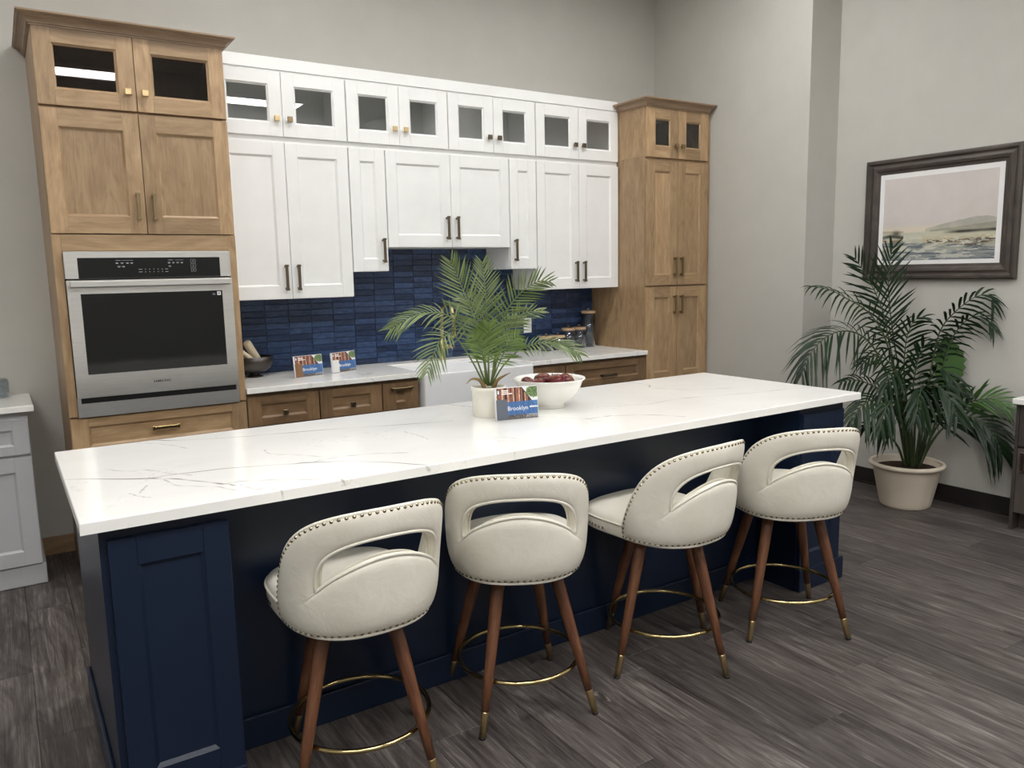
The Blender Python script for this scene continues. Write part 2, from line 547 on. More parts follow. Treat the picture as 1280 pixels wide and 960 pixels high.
def open_carcass(parent, a0, a1, yb, yf, z0, z1, mat, inside, shelf=None, th=.018):
    mb = MB()
    mb.box(a0, a0+th, yf, yb, z0, z1); mb.box(a1-th, a1, yf, yb, z0, z1)
    mb.box(a0+th, a1-th, yf, yb, z0, z0+th, 0); mb.box(a0+th, a1-th, yf, yb, z1-th, z1, 0)
    obj('carcass', mb, mat, parent)
    k = MB()
    k.box(a0+th, a1-th, yb-.012, yb, z0+th, z1-th)
    obj('back_panel', k, inside, parent)
    if shelf:
        k = MB(); k.box(a0+th, a1-th, yf+.06, yb-.012, shelf-.006, shelf+.006, 0)
        obj('shelf', k, inside, parent)

def closed_carcass(parent, a0, a1, yb, yf, z0, z1, mat, name='carcass'):
    mb = MB(); mb.box(a0, a1, yf, yb, z0, z1)
    return obj(name, mb, mat, parent)

# ------------------------------------------------------------------ setting
XA, XS, YS = 4.423, 4.735, -1.49      # alcove wall, wall with the picture, the step between them
X0, Y0 = -3.2, -8.5
def struct(name, boxes, mat, bevel=0):
    mb = MB()
    for b in boxes: mb.box(*b)
    o = obj(name, mb, mat, None, bevel)
    o['kind'] = 'structure'
    return o
struct('wall_back', [(X0-.1, XA, 0, .12, 0, CEIL)], 'wall')
struct('wall_right', [(XA, XA+.5, YS, .12, 0, CEIL)], 'wall')
struct('wall_right_front', [(XS, XS+.12, Y0, YS, 0, CEIL)], 'wall')
struct('wall_left', [(X0-.12, X0, Y0, 0, 0, CEIL)], 'wall')
struct('wall_front', [(X0-.1, XS+.1, Y0-.12, Y0, 0, CEIL)], 'wall')
struct('ceiling', [(X0-.1, XS+.1, Y0-.1, .12, CEIL, CEIL+.1)], 'ceiling')
fl = struct('floor', [(X0-.1, XS+.1, Y0-.1, .12, -.10, -.006)], 'gap')
# planks run towards the back wall
PW, PL = .178, 1.22
def plank_mesh(mb, x0, x1, y0, y1):
    c = .0016; g = .0006; tone = random.random()
    ou, ov = random.random()*40, random.random()*40
    a = [(x0+g, y0+g), (x1-g, y0+g), (x1-g, y1-g), (x0+g, y1-g)]
    b = [(x0+g+c, y0+g+c), (x1-g-c, y0+g+c), (x1-g-c, y1-g-c), (x0+g+c, y1-g-c)]
    vs = [(x, y, -.006) for x, y in a] + [(x, y, -.0012) for x, y in a] + [(x, y, 0) for x, y in b]
    fs = [(8, 9, 10, 11)]
    for k in range(4):
        k2 = (k+1) % 4
        fs += [(k, k2, 4+k2, 4+k), (4+k, 4+k2, 8+k2, 8+k)]
    uvs = [[(vs[i][1]+ou, vs[i][0]+ov) for i in f] for f in fs]
    mb.add(vs, fs, uvs, 0, tone)
rest = MB()
nx = int((XS-X0)/PW)+1
for i in range(nx):
    x1 = XS - i*PW; x0 = max(X0, x1-PW)
    if x1 - X0 < .01: break
    y = 0.0 - random.random()*PL
    ya = 0.0
    while ya > Y0+.01:
        yb = max(Y0, y)
        near = (x1 > -1.55 and ya > -4.35 and yb < 0)
        # inside the camera's view of the floor
        if near:
            mb = MB(); plank_mesh(mb, x0, x1, yb, ya)
            obj('plank', mb, 'floor', fl, org=((x0+x1)/2, (ya+yb)/2, 0))
        else:
            plank_mesh(rest, x0, x1, yb, ya)
        ya = yb; y = yb - PL
ro = obj('plank_field', rest, 'floor', fl); ro['kind'] = 'stuff'
# baseboards
struct('baseboard_left', [(X0, .008, -.014, 0, 0, .102, 0)], 'oak_trim', .002)
mb = MB()
for (a, b) in (((XS, YS), (XS, Y0)), ):
    mb.box(XS-.006, XS, Y0, YS-.006, 0, .11, 1)
    mb.box(XS-.016, XS-.006, Y0, YS-.006, 0, .012, 1)
o = obj('baseboard_right', mb, 'rubber', None, .002); o['kind'] = 'structure'
struct('baseboard_back', [(XA, XS, YS-.006, YS, 0, .11, 0)], 'rubber', .002)
struct('baseboard_alcove', [(XA-.006, XA, YS, -.655, 0, .11, 1)], 'rubber', .002)

# ceiling lights
for k, (lx, ly, sx, sy, where) in enumerate(LIGHTS):
    cl = thing('ceiling_light', 'slim linear ceiling light %s' % where, 'ceiling light', (lx, ly, CEIL), 'linear ceiling lights')
    f = MB()
    for (a0, a1, b0, b1) in ((-sx/2-.02, sx/2+.02, -sy/2-.02, -sy/2), (-sx/2-.02, sx/2+.02, sy/2, sy/2+.02), (-sx/2-.02, -sx/2, -sy/2, sy/2), (sx/2, sx/2+.02, -sy/2, sy/2)):
        f.box(lx+a0, lx+a1, ly+b0, ly+b1, CEIL-.03, CEIL)
    obj('frame', f, 'white', cl)
    d = MB(); d.box(lx-sx/2, lx+sx/2, ly-sy/2, ly+sy/2, CEIL-.022, CEIL-.006)
    obj('diffuser', d, 'diffuser', cl)

# ------------------------------------------------------------------ oven cabinet
Yb, Yf = -.003, -.615                     # tall and base carcasses; fronts are 20 mm thick
F = front_y(Yf)
XO0, XO1 = .010, .850
oc = thing('oven_cabinet', 'tall tan maple oven cabinet with crown and glass top doors', 'cabinet', (XO0, Yf, 0))
mb = MB()
mb.box(XO0, XO0+.019, Yf, Yb, 0, 2.318); mb.box(XO1-.019, XO1, Yf, Yb, 0, 2.318)
mb.box(XO0+.019, XO1-.019, Yb-.012, Yb, .1, 2.318)
mb.box(XO0+.019, XO1-.019, Yf, Yb-.012, 1.70, 1.72, 0)
mb.box(XO0+.019, XO1-.019, Yf, Yb-.012, .84, .86, 0)
mb.box(XO0+.019, XO1-.019, Yf, Yb-.012, 2.295, 2.318, 0)
mb.box(XO0+.019, XO1-.019, Yf+.06, Yf+.08, 0, .1, 0)
obj('carcass', mb, 'maple', oc)
mb = MB()
mb.box(XO0, XO0+.019, Yf, Yb, 2.318, 2.68); mb.box(XO1-.019, XO1, Yf, Yb, 2.318, 2.68)
mb.box(XO0+.019, XO1-.019, Yf, Yb, 2.662, 2.68, 0)
obj('top_box', mb, 'maple', oc)
mb = MB(); mb.box(XO0+.019, XO1-.019, Yb-.012, Yb, 2.318, 2.662)
mb.box(XO0+.019, XO1-.019, Yf, Yb-.012, 2.318, 2.322, 0)
obj('back_panel', mb, 'maple_inside', oc)
mb = MB()                               # face frame round the oven
mb.box(XO0, .048, Yf-.018, Yf, .852, 1.728); mb.box(.812, XO1, Yf-.018, Yf, .852, 1.728)
mb.box(.048, .812, Yf-.018, Yf, 1.650, 1.728, 0)
obj('face_frame', mb, 'maple', oc, .001)
XM = .4295
for (a0, a1, s) in ((XO0+.002, XM-.0015, 1), (XM+.0015, XO1-.002, -1)):
    d = shaker(oc, 'door', F, a0, a1, 2.318, 2.668, 'maple', .073, pane='glass_dark')
    knob(d, F, (a1-.036) if s > 0 else (a0+.036), 2.404, .02, 'gold_soft')
    d = shaker(oc, 'door', F, a0, a1, 1.733, 2.305, 'maple', .072, .082)
    handle(d, F, (a1-.034) if s > 0 else (a0+.036), 1.865, .02, .13, True, 'brass_aged')
d = shaker(oc, 'drawer_front', F, XO0+.002, XO1-.002, .655, .843, 'maple', .076, .045, grain=0)
handle(d, F, .435, .760, .02, .13, False, 'brass')
for (a0, a1) in ((XO0+.002, XM-.0015), (XM+.0015, XO1-.002)):
    shaker(oc, 'door', F, a0, a1, .105, .645, 'maple', .072)

def crown(parent, x0, x1, yf, yl, yr, z0, z1, out, mat, rout=None):
    rout = rout or out
    h = z1-z0
    prof = [(0, z0), (.006, z0), (.006, z0+h*.13), (.013, z0+h*.17), (.013, z0+h*.26), (.018, z0+h*.42), (out*.52, z0+h*.58), (out*.66, z0+h*.66), (out*.66, z0+h*.71), (out*.84, z0+h*.74), (out*.92, z0+h*.82), (out, z0+h*.86), (out, z1), (0, z1)]
    mb = MB()
    path = [((x0, yl), (-1, 0)), ((x0, yf), (-1, -1)), ((x1, yf), (rout/out, -1)), ((x1, yr), (rout/out, 0))]
    rows = []
    for (p, n) in path:
        rows.append([(p[0]+n[0]*o, p[1]+n[1]*o, z) for o, z in prof])
    vs = [q for r_ in rows for q in r_]
    L = len(prof); fs = []; uvs = []
    for i in range(3):
        for k in range(L):
            k2 = (k+1) % L
            f = (i*L+k, i*L+k2, (i+1)*L+k2, (i+1)*L+k)
            fs.append(f)
            uvs.append([((vs[j][0] if i == 1 else vs[j][1]), (k+.5*(j % L != k))*.013) for j in f])
    fs.append(tuple(range(L))); uvs.append([(0, 0)]*L)
    fs.append(tuple(3*L+k for k in range(L))); uvs.append([(0, 0)]*L)
    mb.add(vs, fs, uvs)
    obj('crown_molding', mb, mat, parent)
crown(oc, XO0, XO1, Yf-.020, Yb, -.3245, 2.660, 2.714, .054, 'maple_crown')

# ------------------------------------------------------------------ wall oven
ov = thing('wall_oven', 'stainless steel built-in wall oven in the tan cabinet', 'oven', (.43, Yf-.02, .85))
XV0, XV1 = .049, .811
FO = front_y(-.634)
mb = MB(); mb.box(XV0+.012, XV1-.012, -.634, -.15, .868, 1.640)
obj('oven_body', mb, 'blackplastic', ov)
mb = MB(FO)
mb.box(XV0, XV1, 0, .022, 1.519, 1.648, 0)
cp = obj('control_panel', mb, 'steel', ov, .002)
mb = MB(FO); mb.box(.106, .757, .0215, .0245, 1.5195, 1.617, 0)
dp = obj('display', mb, 'blackglass', ov, .001)
mb = MB(FO)
def dash(x, z, w, h=.0032): mb.box(x-w/2, x+w/2, .0243, .0250, z-h/2, z+h/2)
for i, x in enumerate((.275, .298, .322, .341)): dash(x, 1.592, .012, .0025); dash(x, 1.5885, .009, .002)
dash(.282, 1.604, .022, .002); dash(.322, 1.604, .05, .0012)
for x in (.283, .303): dash(x, 1.575, .014, .0022); dash(x, 1.5715, .010, .0018)
for i, x in enumerate((.512, .532, .552, .572)): dash(x, 1.592, .012, .0025); dash(x, 1.5885, .009, .002)
dash(.52, 1.604, .022, .002); dash(.56, 1.604, .04, .0012)
dash(.514, 1.575, .012, .0022); dash(.514, 1.5715, .010, .0018)
for z in (1.560, 1.547):
    dash(.378, z, .016, .0022)
    for i in range(5): dash(.400+i*.0195, z, .004, .003)
    dash(.498, z, .014, .0022)
for z in (1.598, 1.576, 1.554):
    for e in (-1, 1):
        mb.box(.626+e*.0115-.0005, .626+e*.0115+.0005, .0243, .025, z-.008, z+.008)
        mb.box(.6145, .6375, .0243, .025, z+e*.008-.0005, z+e*.008+.0005)
    dash(.626, z, .008, .003)
dm = obj('display_marks', mb, 'ink', ov); dm['kind'] = 'stuff'
mb = MB(FO)                                            # door: a frame round the window
mb.box(XV0+.002, .106, 0, .034, .946, 1.511, 2); mb.box(.757, XV1-.001, 0, .034, .946, 1.511, 2)
mb.box(.106, .757, 0, .034, 1.446, 1.511, 0); mb.box(.106, .757, 0, .034, .946, 1.058, 0)
od = obj('oven_door', mb, 'steel', ov)
mb = MB(FO); mb.box(.106, .757, .024, .0335, 1.058, 1.446, 0)
obj('window', mb, 'blackglass', od)
mb = MB(FO); mb.box(.708, .722, .0335, .0342, 1.424, 1.427); mb.box(.708, .7205, .0335, .0342, 1.430, 1.432)
obj('window_print', mb, 'ink', od)
mb = MB(FO); mb.box(.731, .749, .0335, .0345, 1.422, 1.441)
st = obj('sticker', mb, 'white_print', od, label='small white energy sticker')
mb = MB(FO); mb.box(.7365, .7435, .0344, .0348, 1.428, 1.435)
obj('sticker_mark', mb, 'ink_dark', od)
mb = MB(FO)
mb.box(.062, .795, .062, .078, 1.476, 1.509, 0)
for x in (.075, .775): mb.box(x-.012, x+.012, .033, .063, 1.481, 1.504)
obj('handle', mb, 'steel', od, .005, seg=2)
mb = MB(FO); mb.box(XV0, XV1, 0, .020, .849, .945, 0)
vt = obj('vent_trim', mb, 'steel_trim', ov, .001)
mb = MB(FO)
mb.box(.066, .797, .019, .0225, .918, .944, 0)
obj('vent_slot', mb, 'blackplastic', ov)
mb = MB(FO)
for k in range(3): mb.box(.075, .79, .0222, .0245, .9195+k*.008, .9225+k*.008, 0)
obj('vent_louver', mb, 'gap', ov)

def text_mesh(name, body, size, mat, parent, loc, rot, extrude=.0004, align='CENTER', bold=0.0, sx=1.0, label=None):
    cu = bpy.data.curves.new(name, 'FONT')
    cu.body = body; cu.size = size; cu.extrude = extrude; cu.align_x = align; cu.align_y = 'CENTER'; cu.offset = bold
    cu.resolution_u = 3
    tmp = bpy.data.objects.new(name+'_tmp', cu)
    COL.objects.link(tmp)
    dg = bpy.context.evaluated_depsgraph_get()
    me = bpy.data.meshes.new_from_object(tmp.evaluated_get(dg))
    bpy.data.objects.remove(tmp); bpy.data.curves.remove(cu)
    me.materials.clear(); me.materials.append(M[mat])
    for v in me.vertices: v.co.x *= sx
    o = bpy.data.objects.new(name, me)
    COL.objects.link(o)
    if parent:
        o.parent = parent
        o.location = Vector(loc) - ORG[parent.name]
    else: o.location = loc
    o.rotation_euler = rot
    return o
text_mesh('lettering', 'SAMSUNG', .0155, 'ink_dark', od, (.4335, -.634-.0345, 1.000), (PI/2, 0, 0), .0004, 'CENTER', .0003, 1.15)

# ------------------------------------------------------------------ white wall cabinets
YU = -.310
FU = front_y(YU)
XAc, XN1, XB, XN2, XC, XD = 1.622, 1.861, 2.314, 2.777, 3.003, 3.756
ZT1, ZT0, ZR, ZR2 = 2.661, 2.739, 2.306, 2.272
tops = [(XO1, XAc, 'gold_soft', 'brass_aged', 'white glass-door top cabinet next to the tan oven cabinet'),
        (XAc, XB, 'gold_soft', 'gold_soft', 'white glass-door top cabinet above the narrow door nearest the oven'),
        (XB, XC, 'brass_dark', 'brass_dark', 'white glass-door top cabinet above the sink and the far narrow door'),
        (XC, XD, 'brass_dark', 'brass_dark', 'white glass-door top cabinet touching the tall tan pantry')]
for (a0, a1, k1, k2, lab) in tops:
    c = thing('glass_cabinet', lab, 'cabinet', (a0, YU, 2.29), 'white glass-door top cabinets')
    open_carcass(c, a0, a1, 0, YU, 2.290, 2.672, 'white', 'cabinet_inside')
    mid = (a0+a1)/2
    for (b0, b1, s, kk) in ((a0+.004, mid-.0015, 1, k1), (mid+.0015, a1-.004, -1, k2)):
        d = shaker(c, 'door', FU, b0, b1, ZR, ZT1, 'white', .072, pane='glass_white')
        knob(d, FU, (b1-.036) if s > 0 else (b0+.036), ZR+.095, .02, kk)
lows = [(XO1, XAc, 1.378, 2, 'white double-door wall cabinet next to the oven, low over the counter'),
        (XAc, XN1, 1.529, 1, 'narrow white wall cabinet with one door, nearer the oven'),
        (XN1, XN2, 1.678, 2, 'short white double-door wall cabinet above the sink'),
        (XN2, XC, 1.529, -1, 'narrow white wall cabinet with one door, nearer the pantry'),
        (XC, XD, 1.378, 2, 'white double-door wall cabinet touching the tall pantry')]
for (a0, a1, zb, n, lab) in lows:
    c = thing('wall_cabinet', lab, 'cabinet', (a0, YU, zb), 'white wall cabinets over the counter')
    closed_carcass(c, a0+.0005, a1-.0005, 0, YU, zb, 2.290, 'white')
    if n == 2:
        mid = (a0+a1)/2
        for (b0, b1, s) in ((a0+.004, mid-.0015, 1), (mid+.0015, a1-.004, -1)):
            d = shaker(c, 'door', FU, b0, b1, zb+.002, ZR2, 'white', .070, .075)
            handle(d, FU, (b1-.034) if s > 0 else (b0+.036), zb+.125, .02, .15, True, 'brass_dark')
    else:
        d = shaker(c, 'door', FU, a0+.003, a1-.003, zb+.002, ZR2, 'white', .068, .075)
        handle(d, FU, (a1-.036) if n > 0 else (a0+.038), zb+.13, .02, .15, True, 'brass_dark')
mb = MB(); mb.box(XO1, XD, YU-.012, YU+.006, 2.6725, ZT0, 0)
o = obj('fascia_board', mb, 'white', None, .002, org=(XO1, YU, 2.6725)); props(o, 'long white fascia board along the top of the white cabinets', 'fascia')
# ------------------------------------------------------------------ pantry
XP0, XP1 = 3.760, 4.382
pc = thing('pantry_cabinet', 'tall tan maple pantry cabinet in the corner beside the white cabinets', 'cabinet', (XP0, Yf, 0))
mb = MB()
mb.box(XP0, XP1, Yf, Yb, .1, 2.318)
mb.box(XP0, XP1, Yf+.06, Yb, 0, .1)
obj('carcass', mb, 'maple', pc)
mb = MB()
mb.box(XP0, XP0+.019, Yf, Yb, 2.318, 2.68); mb.box(XP1-.019, XP1, Yf, Yb, 2.318, 2.68)
mb.box(XP0+.019, XP1-.019, Yf, Yb, 2.662, 2.68, 0)
obj('top_box', mb, 'maple', pc)
mb = MB(); mb.box(XP0+.019, XP1-.019, Yb-.012, Yb, 2.318, 2.662)
mb.box(XP0+.019, XP1-.019, Yf, Yb-.012, 2.318, 2.322, 0)
obj('back_panel', mb, 'maple_inside', pc)
mb = MB(); mb.box(XP1, XA-.003, Yf-.002, Yf+.02, 0, 2.68)
obj('filler_strip', mb, 'maple', pc)
xm = (XP0+XP1)/2
for (a0, a1, s) in ((XP0+.004, xm-.0015, 1), (xm+.0015, XP1-.003, -1)):
    d = shaker(pc, 'door', F, a0, a1, 2.310, 2.658, 'maple', .078, pane='glass_dark')
    knob(d, F, (a1-.030) if s > 0 else (a0+.030), 2.398, .02, 'brass_aged')
    d = shaker(pc, 'door', F, a0, a1, 1.388, 2.290, 'maple', .075, .078)
    handle(d, F, (a1-.032) if s > 0 else (a0+.032), 1.525, .02, .14, True, 'brass_aged')
    d = shaker(pc, 'door', F, a0, a1, .66, 1.376, 'maple', .075, .078)
    handle(d, F, (a1-.032) if s > 0 else (a0+.032), 1.243, .02, .14, True, 'brass_aged')
    d = shaker(pc, 'door', F, a0, a1, .105, .648, 'maple', .075, .078)
    handle(d, F, (a1-.075) if s > 0 else (a0+.075), .60, .02, .14, False, 'brass_aged')
crown(pc, XP0, XP1, Yf-.020, -.3245, Yb, 2.656, 2.713, .052, 'maple_crown', .036)

# ------------------------------------------------------------------ base cabinets, counter, sink
ZC = .914
def base_cab(a0, a1, lab, kind, off=0):
    c = thing('base_cabinet', lab, 'cabinet', (a0, Yf, 0), 'brown maple base cabinets')
    mb = MB(); mb.box(a0+.0005, a1-.0005, Yf, Yb-.0, .1, .883); mb.box(a0+.0005, a1-.0005, Yf+.07, Yb, 0, .1)
    obj('carcass', mb, 'base_wood', c)
    d = shaker(c, 'drawer_front', F, a0+.004, a1-.004, .700, .860, 'base_wood', .072 if a1-a0 > .3 else .085, .043, grain=0)
    if kind == 'knob': knob(d, F, (a0+a1)/2+off, .764, .02, 'brass_dark')
    elif kind == 'knobb': knob(d, F, (a0+a1)/2+off, .764, .02, 'brass_aged')
    else: handle(d, F, (a0+a1)/2+off, kind, .02, .14, False, 'brass_aged' if a0 < 2 else 'brass_dark')
    d = shaker(c, 'door', F, a0+.004, a1-.004, .11, .69, 'base_wood', .06)
    handle(d, F, a1-.04, .60, .02, .14, True, 'brass_aged')
base_cab(XO1, 1.257, 'brown base cabinet with a bronze-knob drawer, beside the oven cabinet', 'knobb')
base_cab(1.257, 1.644, 'brown base cabinet whose drawer has a black square knob', 'knob')
base_cab(1.644, 1.886, 'narrow brown base cabinet with a bar pull, touching the white sink', .826)
base_cab(2.722, 3.012, 'narrow brown base cabinet between the sink and the wide drawer', .780)
base_cab(3.012, 3.757, 'wide brown base cabinet with one long drawer beside the pantry', .764)
c = thing('sink_cabinet', 'brown sink base cabinet under the white apron sink', 'cabinet', (1.886, Yf, 0), 'brown maple base cabinets')
mb = MB(); mb.box(1.8865, 2.7215, Yf, Yb, .1, .645); mb.box(1.8865, 2.7215, Yf+.07, Yb, 0, .1)
mb.box(1.8865, 1.8965, Yf, Yb, .645, .883); mb.box(2.7115, 2.7215, Yf, Yb, .645, .883)
obj('carcass', mb, 'base_wood', c)
for (a0, a1) in ((1.89, 2.302), (2.306, 2.718)):
    d = shaker(c, 'door', F, a0, a1, .11, .635, 'base_wood', .06)
    handle(d, F, a1-.04 if a0 < 2 else a0+.04, .56, .02, .14, True, 'brass_aged')
SX0, SX1 = 1.898, 2.710
mb = MB()
yfc, ycut = -.655, -.150
pts = [(XO1+.001, -.012), (XO1+.001, yfc), (SX0, yfc), (SX0, ycut), (SX1, ycut), (SX1, yfc), (XP0-.001, yfc), (XP0-.001, -.012)]
top = [(x, y, ZC) for x, y in pts]; bot = [(x, y, .884) for x, y in pts]
N = len(pts)
fs = [(k, (k+1) % N, N+(k+1) % N, N+k) for k in range(N)] + [(0, 1, 2, 3), (0, 3, 4, 7), (4, 5, 6, 7), (N+3, N+2, N+1, N), (N+7, N+4, N+3, N), (N+7, N+6, N+5, N+4)]
mb.add(top+bot, fs)
o = obj('countertop', mb, 'quartz', None, .002, org=(XO1, yfc, .884)); props(o, 'white quartz countertop on the brown cabinets under the blue tiles', 'countertop')
mb = MB()
sk = thing('farmhouse_sink', 'white apron-front farmhouse sink set in the back counter', 'sink', (2.304, -.68, .66))
X1, X2, Y1, Y2, ZT, ZB = 1.900, 2.708, -.690, -.152, .902, .662
w = .028
mb = MB()
o4 = [(X1, Y1), (X2, Y1), (X2, Y2), (X1, Y2)]; i4 = [(X1+w, Y1+w), (X2-w, Y1+w), (X2-w, Y2-w), (X1+w, Y2-w)]
vs = [(x, y, ZB) for x, y in o4] + [(x, y, ZT) for x, y in o4] + [(x, y, ZT) for x, y in i4] + [(x, y, ZB+.03) for x, y in i4]
fs = [(0, 1, 2, 3), (12, 13, 14, 15)]
for k in range(4):
    k2 = (k+1) % 4
    fs += [(k, k2, 4+k2, 4+k), (4+k, 4+k2, 8+k2, 8+k), (8+k, 8+k2, 12+k2, 12+k)]
mb.add(vs, fs)
obj('basin', mb, 'sink', sk, .010, seg=3)
mb = MB(); mb.lathe([(.0, ZB+.0305), (.045, ZB+.031), (.045, ZB+.034), (.02, ZB+.034)], (2.304, -.35, 0), 24)
obj('drain', mb, 'brass_aged', sk)
# faucet
fx, fy = 2.350, -.085
fc = thing('faucet', 'tall gold gooseneck faucet behind the white sink', 'faucet', (fx, fy, ZC))
mb = MB(); mb.lathe([(.026, 0), (.026, .006), (.0215, .008), (.0205, .012), (.0205, .13), (.016, .134), (.0135, .14)], (fx, fy, ZC), 28)
obj('body', mb, 'gold_soft', fc)
mb = MB()
R_ = .085
arc = [(fx, fy, ZC+.13), (fx, fy, ZC+.30)]
for k in range(1, 13):
    a = PI*k/12
    arc.append((fx, fy - R_ + R_*math.cos(a), ZC+.30+R_*math.sin(a)))
arc += [(fx, fy-2*R_, ZC+.30-.05)]
mb.tube(arc, .0115, 14)
obj('spout', mb, 'gold_soft', fc)
mb = MB(); mb.tube([(fx, fy-2*R_, ZC+.25), (fx, fy-2*R_, ZC+.16)], [.0135, .016], 14)
obj('spray_head', mb, 'gold_soft', fc)
mb = MB(); mb.tube([(fx+.018, fy, ZC+.085), (fx+.085, fy, ZC+.085)], .015, 16)
lv = obj('lever_hub', mb, 'gold_soft', fc)
mb = MB(); mb.tube([(fx+.070, fy, ZC+.098), (fx+.055, fy, ZC+.17)], .0032, 8)
obj('lever', mb, 'plate', fc, label='thin pale lever on the faucet hub')

# backsplash
bs = thing('backsplash', 'dark blue stacked tile backsplash behind the counter', 'backsplash', (XO1, 0, ZC))
mb = MB()
mb.box(XO1, XD, -.006, -.002, ZC, 1.378, 0); mb.box(XAc, XC, -.006, -.002, 1.378, 1.529, 0); mb.box(XN1, XN2, -.006, -.002, 1.529, 1.678, 0)
obj('grout_bed', mb, 'grout', bs)
TW, TH = .1466, .0384
xs = 1.155 - 2*TW
def tile_mesh(w, h):
    mb = MB(); c = .0016; t_ = .0048
    v = [(-w/2, 0, -h/2), (w/2, 0, -h/2), (w/2, 0, h/2), (-w/2, 0, h/2)]
    v1 = [(x, -t_+c, z) for x, _, z in v]
    v2 = [(x-math.copysign(c, x), -t_, z-math.copysign(c, z)) for x, _, z in v]
    fs = [(8, 9, 10, 11)]
    for k in range(4):
        k2 = (k+1) % 4
        fs += [(k, k2, 4+k2, 4+k), (4+k, 4+k2, 8+k2, 8+k)]
    mb.add(v+v1+v2, fs)
    return mesh_of('tile', mb, 'tile')
cache = {}
ntile = 0
left_over = MB()
for i in range(26):
    for j in range(21):
        x0 = xs + i*TW + .0010; x1 = x0+TW-.0020
        z0 = ZC + .0012 + j*TH; z1 = z0+TH-.0024
        zl = lambda x: 1.378 if (x < XAc or x > XC) else (1.529 if (x < XN1 or x > XN2) else 1.678)
        x0, x1 = max(x0, XO1+.003), min(x1, XD-.002)
        if x1-x0 < .012: continue
        xc = (x0+x1)/2
        zt = zl(xc)
        # a tile that runs under two cabinets of different height is cut at the edge
        for e in (XAc, XN1, XN2, XC):
            if x0 < e < x1 and z1 > min(zl(e-.01), zl(e+.01)):
                if zl(x0) < zl(x1): x0 = max(x0, e+.001)
                else: x1 = min(x1, e-.001)
        zt = zl((x0+x1)/2)
        z1 = min(z1, zt-.0008)
        if z1-z0 < .006 or x1-x0 < .008: continue
        w_, h_ = round(x1-x0, 4), round(z1-z0, 4)
        if (w_, h_) not in cache: cache[(w_, h_)] = tile_mesh(w_, h_)
        if w_*h_ < .0016 and (w_ < .03 or h_ < .014):        # slivers cut at the edges stay joined
            left_over.box(x0, x1, -.0108, -.006, z0, z1)
            continue
        ntile += 1
        o = bpy.data.objects.new('tile', cache[(w_, h_)])
        COL.objects.link(o); o.parent = bs
        o.location = Vector(((x0+x1)/2, -.006, (z0+z1)/2)) - ORG[bs.name]
        o.rotation_euler = (random.uniform(-.022, .022), 0, random.uniform(-.006, .006))
o = obj('tile_offcut', left_over, 'tile', bs); o['kind'] = 'stuff'
# wall switch
sw = thing('wall_switch', 'white rocker switch plate on the blue tiles', 'switch', (3.124, -.012, 1.108))
FS = front_y(-.0105)
mb = MB(FS); mb.box(3.089, 3.159, 0, .006, 1.049, 1.167); obj('cover_plate', mb, 'plate', sw, .002, seg=2)
mb = MB(FS); mb.box(3.107, 3.141, .0055, .010, 1.075, 1.141); obj('rocker', mb, 'plate', sw, .002)

# canisters
def canister(x, y, r, h, lab):
    c = thing('canister', lab, 'canister', (x, y, ZC), 'clear canisters with wooden lids')
    mb = MB(); mb.lathe([(0, .002), (r, .002), (r, h), (r-.003, h), (r-.003, .006), (0, .006)], (x, y, ZC), 32)
    obj('jar', mb, 'glass_jar', c)
    mb = MB(); mb.lathe([(r+.001, h), (r+.002, h+.003), (r+.002, h+.016), (r-.001, h+.019), (0, h+.019)], (x, y, ZC), 32)
    ld = obj('lid', mb, 'lid_wood', c)
    mb = MB(); mb.lathe([(.007, h+.018), (.006, h+.024), (.011, h+.031), (.011, h+.035), (.006, h+.039), (0, h+.039)], (x, y, ZC), 16)
    obj('knob', mb, 'brass_aged', ld)
canister(3.655, -.085, .055, .262, 'tallest clear canister with wooden lid, beside the pantry')
canister(3.540, -.115, .052, .142, 'medium clear canister with wooden lid, touching the tallest one')
canister(3.425, -.125, .052, .142, 'medium clear canister with wooden lid, next to the low ones')
canister(3.318, -.135, .053, .092, 'low clear canister with wooden lid, beside the medium canisters')
canister(3.205, -.140, .053, .092, 'low clear canister with wooden lid, closest to the switch plate')

# dark footed bowl with rolled linen
bx_, by_ = 1.030, -.155
db = thing('footed_bowl', 'dark bronze footed bowl holding rolled linen beside the oven cabinet', 'bowl', (bx_, by_, ZC))
mb = MB(); mb.lathe([(.048, 0), (.048, .006), (.030, .012), (.022, .020), (.028, .028), (.066, .036), (.094, .055), (.108, .085), (.113, .125), (.109, .125), (.103, .087), (.089, .061), (.062, .043), (0, .038)], (bx_, by_, ZC), 40)
obj('bowl_body', mb, 'dark_bowl', db)
def roll(p, q, r, lab):
    P, Q = Vector(p), Vector(q)
    mb = MB(); mb.tube([P, P.lerp(Q, .04), P.lerp(Q, .5), P.lerp(Q, .96), Q], [r*.85, r, r*1.02, r, r*.85], 18)
    t_ = (Q-P).normalized(); n_ = t_.cross(Vector((1, 0, 0))).normalized(); b_ = t_.cross(n_)
    sp = [Q + t_*.001 + (n_*math.cos(a)+b_*math.sin(a))*(r*.85*a/(6*PI)) for a in np.linspace(.5, 6*PI, 40)]
    mb.tube(sp, .0013, 5)
    o = obj('rolled_napkin', mb, 'cloth', None, org=tuple(P)); props(o, lab, 'napkin', 'rolled napkins in the dark bowl')
roll((1.060, -.150, ZC+.085), (.985, -.185, ZC+.215), .024, 'fat beige linen roll leaning highest in the dark bowl')
roll((1.010, -.205, ZC+.105), (.945, -.180, ZC+.165), .015, 'thin beige linen roll in front in the dark bowl')
roll((1.030, -.110, ZC+.090), (.945, -.120, ZC+.175), .018, 'beige linen roll at the back of the dark bowl')
